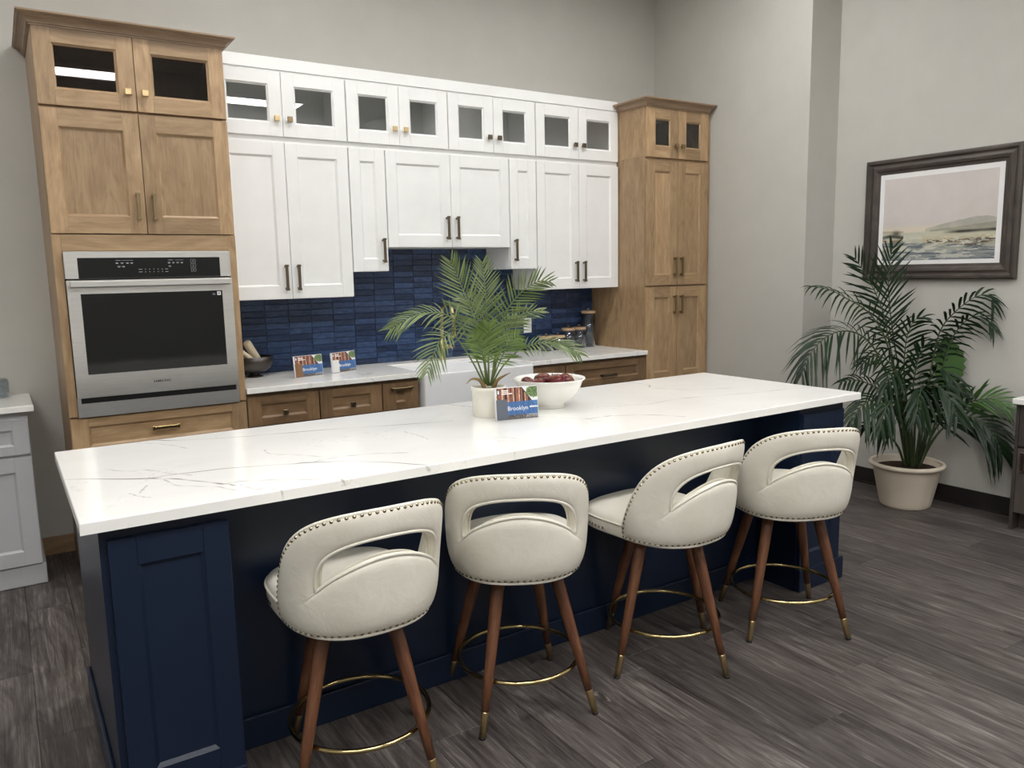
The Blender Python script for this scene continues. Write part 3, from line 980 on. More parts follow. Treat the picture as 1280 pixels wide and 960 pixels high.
roll((.995, -.155, ZC+.080), (.935, -.150, ZC+.160), .014, 'thin beige linen roll against the oven cabinet in the bowl')

# ------------------------------------------------------------------ sample signs
def sign_image():
    H, W = 170, 236
    a = np.zeros((H, W, 3))
    n1 = fbm(H, W, 14, 40, 3, 3)[..., None]; n2 = fbm(H, W, 30, 30, 3, 4)[..., None]
    yy, xx = np.mgrid[0:H, 0:W]; y = 1-yy/H; x = xx/W        # y: 1 at bottom row of the array -> flip later
    v = y
    v = 1 - yy/(H-1)                                         # 0 bottom .. 1 top once flipped
    v = yy/(H-1)                                             # row 0 is the bottom of a Blender image
    brick = np.array([150, 98, 80])/255.
    dark = np.array([74, 46, 42])/255.
    cols = (np.sin(x*58)+np.sin(x*31+1)+1.2*(n1[..., 0]-.5) > .4)[..., None]
    pil = (np.sin(x*46+.7) > .86)[..., None]
    a[:] = np.where(pil, np.array([206, 178, 156])/255., np.where(cols, dark*.9, brick)) * (.72+.6*n1)
    edge = 1.0 - (x-.62)*1.9                                 # roof line falling to the far end
    sky = (v > edge) & (x > .58)
    a[sky] = np.array([232, 233, 236])/255.
    rl = (np.abs(v-edge) < .025) & (x > .55) & (v > .5)
    a[rl] = np.array([60, 50, 52])/255.
    tree = ((x-.92)**2*2.2 + (v-.84)**2*2.6 < .085 + .09*(n2[..., 0]-.5)) & (v > .5)
    a[tree] = (np.array([104, 126, 82])/255.)*(.55+.9*n2[tree])
    low = v < .16
    a[low] = (np.array([96, 92, 92])/255.)*(.4+1.2*n1[low])
    car = low & (x > .72) & (v > .04)
    a[car] = np.array([150, 150, 150])/255.*(.7+.5*n1[car])
    band = (v > .14) & (v < .56) & (x > .05)
    blue = np.array([62, 110, 170])/255.
    a[band] = a[band]*.12 + blue*.88*(.93+.14*n2[band])
    lamp = (x > .03) & (x < .10) & (v > .80) & (v < .95)
    a[lamp] = np.array([40, 44, 60])/255.
    lamp = (x > .045) & (x < .085) & (v > .82) & (v < .93)
    a[lamp] = np.array([226, 230, 240])/255.
    for (x0, x1, z) in ((.14, .30, .92), (.16, .30, .87), (.14, .40, .82)):
        k = (x > x0) & (x < x1) & (np.abs(v-z) < .016); a[k] = np.array([240, 236, 230])/255.
    rim = (x > .975) & (v < .6)
    a[(x < .015)] = np.array([236, 236, 240])/255.
    return make_image('sign_print', a)
M['sign'] = image_mat('printed sign', sign_image(), .35)
def sign(p0, p1, z, h, col, lab, words, size, group, th=.012):
    """a small board standing on p0-p1, leaning a little, with a door sample on its near end"""
    P0, P1 = Vector((*p0, z)), Vector((*p1, z))
    L = (P1-P0).length
    ang = math.atan2(P1.y-P0.y, P1.x-P0.x)
    t_ = thing('sample_sign', lab, 'sign', tuple(P0), group)
    t_.rotation_euler = (math.radians(-6), 0, ang)
    ORG[t_.name] = Vector((0, 0, 0))
    mb = MB(); mb.box(0, L, 0, th, 0, h)
    b = obj('board', mb, 'board_edge', t_, .001)
    mb = MB(); mb.quad([(.002, -.0006, .002), (L-.002, -.0006, .002), (L-.002, -.0006, h-.002), (.002, -.0006, h-.002)])
    obj('printed_face', mb, 'sign', t_, fix=False)
    mb = MB(front_y(-.0008))
    s = .016
    w_ = L*.25
    mb.box(.003, .003+w_, 0, .004, .004, h*.64, 2)
    obj('door_sample', mb, col, t_, .0008)
    o = text_mesh('lettering', words, size, 'white_print', t_, (L*.27, -.0010, h*.345), (PI/2, 0, 0), .0002, 'LEFT', 0)
    return t_
s = sign((1.418, -2.284), (1.601, -2.322), .9115, .134, 'slate', 'Brooklyn sign with a slate grey sample in front of the white pot', 'Brooklyn', .0248, 'sample signs')
mb = MB()
x0_ = .149
for k, (w_, h_) in enumerate(((.006, .006), (.003, .008), (.006, .006), (.004, .007), (.005, .006), (.006, .005))):
    mb.box(x0_, x0_+w_, -.0012, -.0008, .046, .046+h_); x0_ += w_+.0012
o = obj('small_print', mb, 'white_print', s); o['kind'] = 'stuff'
sign((1.200, -.400), (1.385, -.362), ZC+.0005, .128, 'sample_oak', 'Brooklyn sign with an oak sample, on the counter near the dark bowl', 'Brooklyn', .0262, 'sample signs')
sign((1.452, -.345), (1.632, -.275), ZC+.0005, .126, 'white_sample', 'Brooklyn sign with a white sample, on the counter near the sink', 'Brooklyn', .0262, 'sample signs')

# ------------------------------------------------------------------ island
IX0, IX1, IY0, IY1, ZI = -.110, 3.156, -1.771, -2.765, .911
PX0, PX1, PY = -.068, 3.092, -2.735
isl = thing('island', 'long navy blue kitchen island cabinet with panelled ends', 'island', (1.5, -2.2, 0))
ZU = ZI-.032
mb = MB()
mb.box(PX0, PX1, -2.488, -1.815, 0, ZU); mb.box(PX0, .258, -2.715, -2.488, 0, ZU); mb.box(2.770, PX1, -2.715, -2.488, 0, ZU)
obj('body', mb, 'navy', isl)
FI = front_y(-2.715)
shaker(isl, 'end_panel', FI, PX0+.018, .252, .105, .842, 'navy', .068, .076)
shaker(isl, 'end_panel', FI, 2.776, PX1-.018, .105, .842, 'navy', .068, .076)
mb = MB()
mb.box(PX0-.014, .256, -2.742, -2.715, 0, .108, 0)
mb.box(PX0-.014, PX0, -2.715, -1.815, 0, .112, 1)
mb.box(.2585, 2.7695, -2.502, -2.488, 0, .108, 0)
mb.box(2.772, PX1+.014, -2.742, -2.715, 0, .108, 0)
mb.box(PX1, PX1+.014, -2.715, -1.815, 0, .108, 1)
obj('base_molding', mb, 'navy', isl, .005, seg=2)
FB = lambda a, d, z: (a, -1.815+d, z)
for k in range(4):
    a0 = PX0+.01+k*.785; a1 = a0+.775
    d = shaker(isl, 'drawer_front', FB, a0, a1, .69, .855, 'navy', .07, .045)
    handle(d, FB, (a0+a1)/2, .77, .02, .16, False, 'brass_aged')
    for (b0, b1, s_) in ((a0, (a0+a1)/2-.0015, 1), ((a0+a1)/2+.0015, a1, -1)):
        d = shaker(isl, 'door', FB, b0, b1, .12, .68, 'navy', .065)
        handle(d, FB, b1-.035 if s_ > 0 else b0+.035, .58, .02, .15, True, 'brass_aged')

VEINS = [
[(-.129,-2.227),(-.109,-2.242),(.094,-2.380),(.162,-2.379),(.334,-2.412),(.508,-2.468),(.578,-2.496),(.727,-2.604),(.839,-2.725),(.864,-2.783)],
[(.104,-2.388),(.191,-2.472),(.271,-2.578),(.300,-2.639)],
[(.022,-1.774),(.195,-1.774),(.297,-1.836),(.493,-1.929),(.609,-1.947),(.844,-2.007),(1.047,-2.088),(1.286,-2.152)],
[(.578,-2.496),(.668,-2.474),(.770,-2.503),(.888,-2.566)],
[(.152,-1.792),(.234,-1.875),(.290,-2.018)],
[(.504,-2.211),(.508,-2.291),(.569,-2.361),(.637,-2.444)],
[(.144,-2.424),(.168,-2.538),(.251,-2.618),(.291,-2.685)],
[(.279,-2.595),(.323,-2.601),(.407,-2.637),(.536,-2.725),(.585,-2.785)],
[(.314,-2.638),(.341,-2.707),(.384,-2.755),(.403,-2.795)],
[(1.036,-2.222),(1.040,-2.319),(1.043,-2.412)],
[(1.203,-2.514),(1.268,-2.548),(1.311,-2.617)],
[(1.472,-1.775),(1.489,-1.859),(1.522,-1.928)],
[(.061,-2.536),(.086,-2.475),(.076,-2.505),(.054,-2.555)],
[(.030,-2.538),(.055,-2.581),(.075,-2.621)],
[(.008,-2.160),(.067,-2.244),(.111,-2.265),(.168,-2.347),(.223,-2.426)],
[(1.713,-2.461),(1.815,-2.475),(1.881,-2.494),(2.002,-2.566),(2.074,-2.687)],
[(1.744,-2.443),(1.735,-2.513),(1.759,-2.541)],
[(2.151,-2.367),(2.355,-2.352),(2.509,-2.378),(2.792,-2.448),(2.979,-2.479),(3.174,-2.512)],
[(2.562,-1.755),(2.580,-1.923),(2.515,-2.010),(2.560,-2.104),(2.644,-2.190),(2.822,-2.289)],
[(1.944,-2.277),(2.047,-2.322),(2.163,-2.355)],
[(1.227,-2.561),(1.238,-2.616),(1.274,-2.631)],
[(1.607,-2.287),(1.670,-2.374),(1.722,-2.451)]]
STRONG = {0: 1.0, 1: .9, 2: .75, 3: .6, 7: .6, 17: .6, 15: .8, 18: .6, 11: .8}
def catmull(P, n):
    P = [np.array(p, float) for p in P]
    Q = [2*P[0]-P[1]] + P + [2*P[-1]-P[-2]]
    out = []
    for i in range(1, len(Q)-2):
        for k in range(n):
            t_ = k/n
            out.append(.5*((2*Q[i]) + (-Q[i-1]+Q[i+1])*t_ + (2*Q[i-1]-5*Q[i]+4*Q[i+1]-Q[i+2])*t_**2 + (-Q[i-1]+3*Q[i]-3*Q[i+1]+Q[i+2])*t_**3))
    out.append(Q[-2])
    return out
def vein_image():
    W, H = 2048, 656
    ux0, ux1, uy0, uy1 = IX0-.03, IX1+.03, IY1-.04, IY0+.01
    k = np.zeros((H, W))
    sx = (W-1)/(ux1-ux0); sy = (H-1)/(uy1-uy0)
    g = np.random.default_rng(5)
    for q, V in enumerate(VEINS):
        P = catmull(V, 14)
        st = STRONG.get(q, .42)
        ph = g.random(4)*6
        n = len(P)
        for i in range(n):
            t_ = i/max(1, n-1)
            al = t_*(n/14); wob = .0045*math.sin(al*2.3+ph[0]) + .0016*math.sin(al*7.1+ph[1])
            x = (P[i][0]+wob*.6-ux0)*sx; y = (P[i][1]+wob-uy0)*sy
            if i:
                d = math.hypot(x-px, y-py); m_ = max(1, int(d/1.0))
                for s_ in range(m_):
                    cx, cy = px+(x-px)*s_/m_, py+(y-py)*s_/m_
                    rr = 1.15 + 1.9*st*(.6+.4*math.sin(t_*17+ph[2]))
                    am = st*(.62+.38*math.sin(t_*29+ph[3]))
                    x0, x1 = int(cx-5), int(cx+6); y0, y1 = int(cy-5), int(cy+6)
                    if x0 < 0 or y0 < 0 or x1 >= W or y1 >= H: continue
                    Yg, Xg = np.mgrid[y0:y1, x0:x1]
                    dd = np.hypot(Xg-cx, Yg-cy)
                    k[y0:y1, x0:x1] = np.maximum(k[y0:y1, x0:x1], am*np.exp(-(dd/rr)**2))
            px, py = x, y
    soft = fbm(H, W, 5, 14, 4, 9)
    fine = np.abs(fbm(H, W, 6, 18, 5, 21)-.5)
    hair = np.clip(1-fine/.006, 0, 1)*np.clip((fbm(H, W, 3, 9, 2, 31)-.52)*6, 0, 1)*.16
    k = np.clip(k*1.0+hair, 0, 1)[..., None]
    base = np.array([243, 242, 238])/255.*(.975+.05*soft[..., None])
    a = base*(1-k) + np.array([112, 106, 99])/255.*k
    return make_image('quartz_veins', a), (ux0, ux1, uy0, uy1)
vimg, (ux0, ux1, uy0, uy1) = vein_image()
M['island_quartz'] = image_mat('veined white quartz', vimg, .14)
mb = MB()
U = lambda x, y: ((x-ux0)/(ux1-ux0), (y-uy0)/(uy1-uy0))
A, B, Cc, D = (IX0, IY1), (IX1, IY1), (IX1, IY0), (IX0, IY0)
loop = [A, B, Cc, D]
nrm = [(0, -1), (1, 0), (0, 1), (-1, 0)]
c_ = .0025
vs, fs, uvs = [], [], []
ins = [(IX0+c_, IY1+c_), (IX1-c_, IY1+c_), (IX1-c_, IY0-c_), (IX0+c_, IY0-c_)]
vs = [(x, y, ZI) for x, y in ins] + [(x, y, ZI-c_) for x, y in loop] + [(x, y, ZI-.032) for x, y in loop]
fs.append((0, 1, 2, 3)); uvs.append([U(*p) for p in ins])
for k in range(4):
    k2 = (k+1) % 4
    n_ = nrm[k]
    e = lambda p, o: U(p[0]+n_[0]*o, p[1]+n_[1]*o)
    fs.append((k, k2, 4+k2, 4+k)); uvs.append([U(*ins[k]), U(*ins[k2]), U(*loop[k2]), U(*loop[k])])
    fs.append((4+k, 4+k2, 8+k2, 8+k)); uvs.append([e(loop[k], 0), e(loop[k2], 0), e(loop[k2], .029), e(loop[k], .029)])
fs.append((11, 10, 9, 8)); uvs.append([(0, 0)]*4)
mb.add(vs, fs, uvs)
o = obj('island_countertop', mb, 'island_quartz', None, org=(IX0, IY1, ZU)); props(o, 'long white quartz slab with grey veins on the navy island', 'countertop')

# fruit bowl and apples
fbx, fby = 1.790, -2.135
fb = thing('fruit_bowl', 'white flared ceramic bowl of red apples on the island', 'bowl', (fbx, fby, ZI))
mb = MB(); mb.lathe([(.066, 0), (.070, .004), (.068, .012), (.074, .020), (.108, .040), (.132, .070), (.143, .100), (.150, .118), (.162, .127), (.160, .131), (.146, .124), (.137, .104), (.126, .074), (.100, .046), (.060, .028), (0, .024)], (fbx, fby, ZI), 56)
obj('bowl_body', mb, 'ceramic', fb)
AP = [(-.078, -.030, .108, .034, .5, 'small red and yellow apple at the bowl edge by the potted palm'),
      (-.004, -.056, .116, .041, .2, 'big dark red apple in front in the white bowl'),
      (.072, -.030, .110, .038, .9, 'dark red apple beside the biggest one, away from the palm'),
      (.066, .046, .106, .034, .4, 'small red apple at the bowl edge away from the palm'),
      (-.012, .032, .112, .042, .3, 'dark red apple at the back of the white bowl'),
      (-.086, .046, .106, .032, .8, 'red apple low at the back near the palm')]
for (dx, dy, z, r, tl, lab) in AP:
    a = thing('apple', lab, 'apple', (fbx+dx, fby+dy, ZI+z), 'apples in the white bowl')
    ORG[a.name] = Vector((0, 0, 0))
    mb = MB()
    mb.lathe([(.0, -.72*r), (.22*r, -.80*r), (.5*r, -.76*r), (.82*r, -.45*r), (1.0*r, .05*r), (.96*r, .38*r), (.74*r, .70*r), (.45*r, .82*r), (.20*r, .74*r), (0, .58*r)], (0, 0, 0), 28)
    obj('skin', mb, 'apple', a)
    mb = MB(); mb.tube([(0, 0, .56*r), (.004, .002, .8*r), (.009, .004, 1.02*r)], [.0014, .0012, .0018], 6)
    obj('stem', mb, 'leaf_brown', a)
    a.rotation_euler = (tl*.9-.35, tl*.5, tl*7)

# ------------------------------------------------------------------ palms
NC = Vector((-fw.x, -fw.y, .05)).normalized()
def frond(parent, pts, nl, L, w, t0, droop, mats, r=(.004, .0012), clampx=None, face=.5, tipang=28, baseang=62, jit=.12, tilt=0.0, label=None, name='frond'):
    P = [Vector(p) for p in catmull(pts, 10)]
    cum = [0]
    for a, b in zip(P, P[1:]): cum.append(cum[-1]+(b-a).length)
    tot = cum[-1]
    def at(t_):
        s_ = t_*tot
        for i in range(len(P)-1):
            if cum[i+1] >= s_:
                k = (s_-cum[i])/max(1e-9, cum[i+1]-cum[i])
                return P[i].lerp(P[i+1], k), (P[min(i+2, len(P)-1)]-P[max(i-1, 0)]).normalized()
        return P[-1], (P[-1]-P[-3]).normalized()
    mb = MB(); fx_ = (lambda p: (min(p[0], clampx - .004*math.exp(-max(0, p[0]-clampx)*20)) if clampx and p[0] > clampx-.002 else p[0], p[1], p[2]))
    rr = [r[0]+(r[1]-r[0])*(c/tot) for c in cum]
    mb.tube([fx_(p) for p in P], rr, 6, mi=1)
    for i in range(nl):
        t_ = t0 + (1-t0)*(i+.5)/nl
        u_ = (i+.5)/nl
        p, T = at(t_)
        hint = (Vector((0, 0, 1))*(1-abs(T.z))*1.2*(1-face) + NC*(face*1.2+.25*abs(T.z)))
        hint = (hint - T*hint.dot(T)).normalized()
        side = T.cross(hint).normalized()
        prof = (.62+.38*math.sin(min(1, u_*1.6)*PI/2)) * (1-.62*max(0, (u_-.45)/.55)**1.4)
        ang = math.radians(baseang + (tipang-baseang)*u_)
        for s_ in (-1, 1):
            an = ang*(1+random.uniform(-jit, jit))
            d = (T*math.cos(an) + side*s_*math.sin(an) + hint*(.18+tilt+random.uniform(-.08, .08))).normalized()
            LL = L*prof*random.uniform(.88, 1.08)
            W = w*random.uniform(.85, 1.1)
            wd = d.cross(hint).normalized()
            dr = droop*random.uniform(.75, 1.3)
            st = [(0, .35), (.16, .85), (.42, 1.0), (.72, .72), (1.0, .03)]
            vs, fs = [], []
            for (q, ww) in st:
                c = p + d*LL*q + Vector((0, 0, -1))*dr*LL*q*q
                vs += [fx_(c - wd*W*ww*.5), fx_(c - hint*W*ww*.16), fx_(c + wd*W*ww*.5)]
            for k in range(len(st)-1):
                fs += [(3*k, 3*k+1, 3*k+4, 3*k+3), (3*k+1, 3*k+2, 3*k+5, 3*k+4)]
            mb.add(vs, fs, None, 0, random.random(), True)
    o = obj(name, mb, mats, parent, fix=False, label=label)
    return o

TP = {
 'A':[(1.465,-2.142,1.039),(1.464,-2.117,1.179),(1.448,-2.085,1.306),(1.430,-2.028,1.430),(1.399,-1.974,1.562)],
 'B':[(1.470,-2.146,1.038),(1.491,-2.111,1.176),(1.516,-2.065,1.326),(1.538,-2.021,1.461),(1.549,-1.988,1.554)],
 'C':[(1.479,-2.151,1.038),(1.510,-2.145,1.191),(1.546,-2.157,1.328),(1.600,-2.201,1.420),(1.655,-2.252,1.468),(1.687,-2.297,1.468)],
 'D':[(1.460,-2.137,1.045),(1.424,-2.118,1.165),(1.376,-2.089,1.290),(1.304,-2.057,1.346),(1.206,-2.018,1.342),(1.104,-1.986,1.287)],
 'E':[(1.454,-2.134,1.045),(1.391,-2.134,1.159),(1.320,-2.131,1.256),(1.255,-2.150,1.251),(1.206,-2.164,1.195),(1.168,-2.176,1.122)],
 'F':[(1.482,-2.152,1.045),(1.528,-2.128,1.148),(1.589,-2.114,1.252),(1.664,-2.114,1.328),(1.759,-2.137,1.341)],
 'G':[(1.482,-2.152,1.045),(1.516,-2.196,1.127),(1.567,-2.254,1.195),(1.635,-2.330,1.222),(1.693,-2.394,1.206),(1.721,-2.442,1.175)],
 'H':[(1.471,-2.145,1.045),(1.460,-2.165,1.140),(1.444,-2.195,1.235),(1.425,-2.230,1.305)],
 'I':[(1.462,-2.139,1.045),(1.440,-2.160,1.140),(1.405,-2.190,1.220),(1.362,-2.222,1.265)],
 'J':[(1.477,-2.148,1.045),(1.500,-2.190,1.140),(1.518,-2.232,1.215),(1.536,-2.280,1.255)],
 'K':[(1.467,-2.144,1.038),(1.492,-2.082,1.140),(1.513,-2.013,1.272),(1.519,-1.939,1.374),(1.506,-1.865,1.401)],
 'N':[(1.476,-2.149,1.038),(1.523,-2.116,1.133),(1.590,-2.072,1.219),(1.664,-2.037,1.283),(1.732,-2.031,1.297)]}
tpx, tpy = 1.468, -2.145
tp = thing('potted_palm', 'small green palm in a white pot on the island', 'plant', (tpx, tpy, ZI))
mb = MB(); mb.lathe([(.066, 0), (.068, .003), (.069, .060), (.070, .108), (.074, .110), (.075, .122), (.073, .126), (.068, .126), (.066, .118), (.064, .085), (0, .084)], (tpx, tpy, ZI), 44)
obj('pot', mb, 'pot_cream', tp)
mb = MB(); mb.lathe([(.0655, .106), (.05, .111), (.02, .113), (0, .113)], (tpx, tpy, ZI), 24)
obj('soil', mb, 'soil', tp)
for k, (L, n, t0, dr, face, mt) in {'A': (.155, 24, .28, .02, .95, 0), 'B': (.135, 24, .30, .04, .95, 0), 'C': (.125, 20, .42, .05, .7, 0),
      'D': (.14, 22, .42, .30, .25, 0), 'E': (.12, 16, .45, .25, .5, 0), 'F': (.10, 15, .42, .15, .4, 0), 'G': (.115, 18, .42, .28, .25, 0),
      'H': (.125, 18, .32, .10, .95, 1), 'I': (.105, 15, .36, .14, .85, 1), 'J': (.105, 15, .36, .14, .85, 1), 'K': (.12, 16, .45, .1, .5, 0), 'N': (.10, 14, .45, .1, .5, 0)}.items():
    frond(tp, TP[k], n, L, .0080, t0, dr, ['leaf_bright' if mt else 'leaf_light', 'stem_light'], (.0042, .0012), face=face, label='fresh bright green frond' if mt else None)
for pts in ([(1.456,-2.149,1.015),(1.431,-2.140,1.062),(1.394,-2.138,1.072),(1.367,-2.136,1.054)], [(1.476,-2.162,1.015),(1.490,-2.179,1.060),(1.512,-2.201,1.081),(1.530,-2.223,1.095)]):
    P = catmull(pts, 6)
    mb = MB(); mb.tube(P, [.011*(1-.9*i/(len(P)-1)) for i in range(len(P))], 6)
    obj('basal_leaf', mb, 'leaf_brown', tp, label='dry brown basal leaf')
fpx, fpy = 4.470, -2.255
fp = thing('floor_palm', 'large dark green palm in a beige planter under the picture', 'plant', (fpx, fpy, 0))
mb = MB(); mb.lathe([(.140, 0), (.145, .004), (.150, .02), (.196, .245), (.200, .252), (.214, .254), (.219, .266), (.214, .278), (.200, .280), (.194, .272), (.184, .215), (0, .214)], (fpx, fpy, 0), 56)
obj('planter', mb, 'planter', fp)
mb = MB(); mb.lathe([(.187, .236), (.13, .246), (.06, .256), (0, .258)], (fpx, fpy, 0), 30)
obj('soil', mb, 'soil', fp)
FP = {
 'P1':[(4.466,-2.260,.243),(4.466,-2.192,.663),(4.445,-2.118,1.013),(4.405,-2.078,1.239),(4.336,-2.027,1.415),(4.256,-1.975,1.555)],
 'P2':[(4.479,-2.269,.243),(4.507,-2.195,.659),(4.508,-2.112,1.008),(4.517,-2.054,1.310),(4.550,-2.029,1.511),(4.578,-2.028,1.622)],
 'P3':[(4.471,-2.263,.243),(4.421,-2.201,.719),(4.351,-2.148,1.046),(4.242,-2.096,1.217),(4.107,-2.042,1.304),(3.979,-1.996,1.366),(3.867,-1.943,1.388)],
 'P4':[(4.466,-2.260,.243),(4.380,-2.207,.674),(4.267,-2.157,.954),(4.137,-2.123,1.083),(3.984,-2.090,1.119),(3.830,-2.070,1.075),(3.715,-2.060,.978),(3.656,-2.063,.875)],
 'P5':[(4.466,-2.260,.243),(4.410,-2.228,.521),(4.322,-2.188,.703),(4.217,-2.155,.774),(4.101,-2.121,.816),(3.983,-2.094,.810)],
 'P6':[(4.456,-2.277,.243),(4.376,-2.280,.509),(4.240,-2.260,.671),(4.079,-2.246,.711),(3.952,-2.242,.667),(3.871,-2.253,.583)],
 'P7':[(4.429,-2.272,.243),(4.332,-2.271,.397),(4.226,-2.258,.489),(4.108,-2.246,.537),(4.016,-2.232,.552)],
 'P8':[(4.517,-2.294,.243),(4.586,-2.294,.663),(4.604,-2.310,.915),(4.603,-2.349,1.106),(4.614,-2.433,1.226),(4.646,-2.524,1.308),(4.686,-2.585,1.312),(4.689,-2.610,1.247)],
 'P9':[(4.525,-2.299,.243),(4.613,-2.332,.614),(4.629,-2.359,.867),(4.644,-2.407,1.068),(4.654,-2.491,1.178),(4.681,-2.569,1.179),(4.690,-2.617,1.114)],
 'P11':[(4.525,-2.299,.243),(4.580,-2.367,.496),(4.619,-2.466,.631),(4.648,-2.570,.691),(4.670,-2.667,.701),(4.686,-2.734,.651)],
 'P12':[(4.496,-2.315,.243),(4.536,-2.393,.456),(4.602,-2.487,.577),(4.637,-2.582,.577),(4.659,-2.659,.498),(4.654,-2.722,.393)],
 'P13':[(4.462,-2.304,.243),(4.425,-2.323,.584),(4.402,-2.378,.742),(4.387,-2.456,.791),(4.384,-2.536,.734),(4.372,-2.594,.630)],
 'P14':[(4.453,-2.299,.243),(4.384,-2.304,.536),(4.287,-2.312,.687),(4.165,-2.324,.721),(4.062,-2.340,.658),(4.001,-2.352,.567)],
 'P15':[(4.462,-2.304,.243),(4.421,-2.321,.584),(4.381,-2.365,.733),(4.295,-2.421,.787),(4.194,-2.462,.726),(4.130,-2.485,.633)],
 'P16':[(4.492,-2.277,.243),(4.530,-2.234,.661),(4.557,-2.237,.887),(4.580,-2.268,1.004),(4.609,-2.322,1.005)],
 'P17':[(4.511,-2.266,.243),(4.519,-2.211,.608),(4.516,-2.179,.860),(4.523,-2.185,1.062),(4.545,-2.218,1.163),(4.558,-2.271,1.184)],
 'P18':[(4.475,-2.266,.243),(4.455,-2.217,.616),(4.420,-2.196,.820),(4.334,-2.170,.925),(4.232,-2.147,.950),(4.125,-2.133,.909)],
 'P19':[(4.517,-2.294,.243),(4.551,-2.332,.520),(4.565,-2.375,.675),(4.589,-2.426,.749),(4.623,-2.494,.763)],
 'P20':[(4.509,-2.288,.243),(4.512,-2.310,.572),(4.505,-2.343,.777),(4.503,-2.397,.872),(4.497,-2.469,.850),(4.472,-2.515,.770)],
 'P21':[(4.483,-2.271,.243),(4.437,-2.261,.574),(4.382,-2.262,.780),(4.299,-2.266,.867),(4.199,-2.276,.848),(4.121,-2.288,.760)]}
FS_ = {'P1': (.27, 19, .56, .12, .8, .013, 0), 'P2': (.25, 17, .58, .06, .8, .014, 0), 'P3': (.21, 19, .50, .60, .3, .014, 0), 'P4': (.31, 25, .44, .75, .3, .015, 0),
       'P5': (.18, 14, .46, .6, .4, .016, 0), 'P6': (.22, 14, .42, .85, .35, .023, 0), 'P7': (.17, 8, .5, .6, .4, .022, 0), 'P8': (.21, 18, .52, .55, .35, .017, 0),
       'P9': (.19, 15, .55, .6, .35, .016, 0), 'P11': (.22, 16, .42, .25, .55, .018, 1), 'P12': (.27, 17, .38, .5, .5, .021, 0), 'P13': (.22, 11, .4, .6, .5, .030, 0),
       'P14': (.20, 12, .4, .7, .4, .025, 0), 'P15': (.22, 11, .4, .7, .5, .030, 0), 'P16': (.20, 11, .55, .3, .5, .020, 0), 'P17': (.20, 12, .6, .3, .5, .017, 0),
       'P18': (.20, 14, .5, .5, .4, .016, 0), 'P19': (.20, 11, .45, .5, .5, .024, 0), 'P20': (.20, 10, .45, .6, .5, .028, 0), 'P21': (.22, 12, .45, .6, .4, .023, 0)}
for k, (L, n, t0, dr, face, w_, mt) in FS_.items():
    frond(fp, FP[k], n, L, w_, t0, dr, ['leaf_mid' if mt else 'leaf_dark', 'stem_dark'], (.0095, .0018), clampx=XS-.02, face=face, tipang=24, baseang=58, jit=.2, label='bright green younger frond' if mt else None)
# the broad young leaf whose blades have not parted yet
mb = MB()
pts = catmull([(4.448,-2.342,.243),(4.585,-2.386,.622),(4.640,-2.396,.778),(4.660,-2.381,.940),(4.655,-2.347,1.102)], 8)
mb.tube(pts[:20], .006, 6, mi=1)
sd = Vector((.5, -.75, 0)).normalized()
vs, fs = [], []
NB = 16
for i in range(NB):
    q = i/(NB-1)
    a = Vector(catmull([(4.640,-2.396,.76),(4.660,-2.381,.940),(4.655,-2.347,1.105)], 8)[int(q*15.99)])
    ww = .075*math.sin(PI*min(1, .12+q*.95))**.7 * (1+.22*(i % 2))
    vs += [tuple(a - sd*ww), tuple(a + NC*.01), tuple(a + sd*ww)]
for i in range(NB-1):
    fs += [(3*i, 3*i+1, 3*i+4, 3*i+3), (3*i+1, 3*i+2, 3*i+5, 3*i+4)]
mb.add(vs, fs, None, 0, .5, True)
obj('young_frond', mb, ['leaf_mid', 'stem_dark'], fp, fix=False, label='broad bright green unopened frond')

# ------------------------------------------------------------------ picture
pic = thing('framed_picture', 'framed misty landscape print on the wall above the floor palm', 'picture', (XS, -2.22, 1.41))
y0_, y1_, z0_, z1_ = -1.742, -2.702, 1.410, 2.183
def pframe():
    mb = MB()
    prof = [(0, 0), (0, .030), (.010, .036), (.022, .036), (.030, .026), (.038, .024), (.055, .030), (.070, .026), (.080, .017), (.096, .014), (.096, .006)]
    cs = [(y0_, z0_, -1, 1), (y1_, z0_, 1, 1), (y1_, z1_, 1, -1), (y0_, z1_, -1, -1)]
    L = len(prof)
    for k in range(4):
        A_, B_ = cs[k], cs[(k+1) % 4]
        vs = []
        for c in (A_, B_):
            for (i_, d_) in prof: vs.append((XS-.001-d_, c[0]+c[2]*i_, c[1]+c[3]*i_))
        fs, uvs = [], []
        tone = random.random()
        for j in range(L-1):
            f = (j, j+1, L+j+1, L+j); fs.append(f)
            uvs.append([((vs[q][1] if k in (0, 2) else vs[q][2])+k*3.3, prof[q % L][0]+prof[q % L][1]) for q in f])
        mb.add(vs, fs, uvs, 0, tone)
    return mb
obj('frame', pframe(), 'frame_wood', pic)
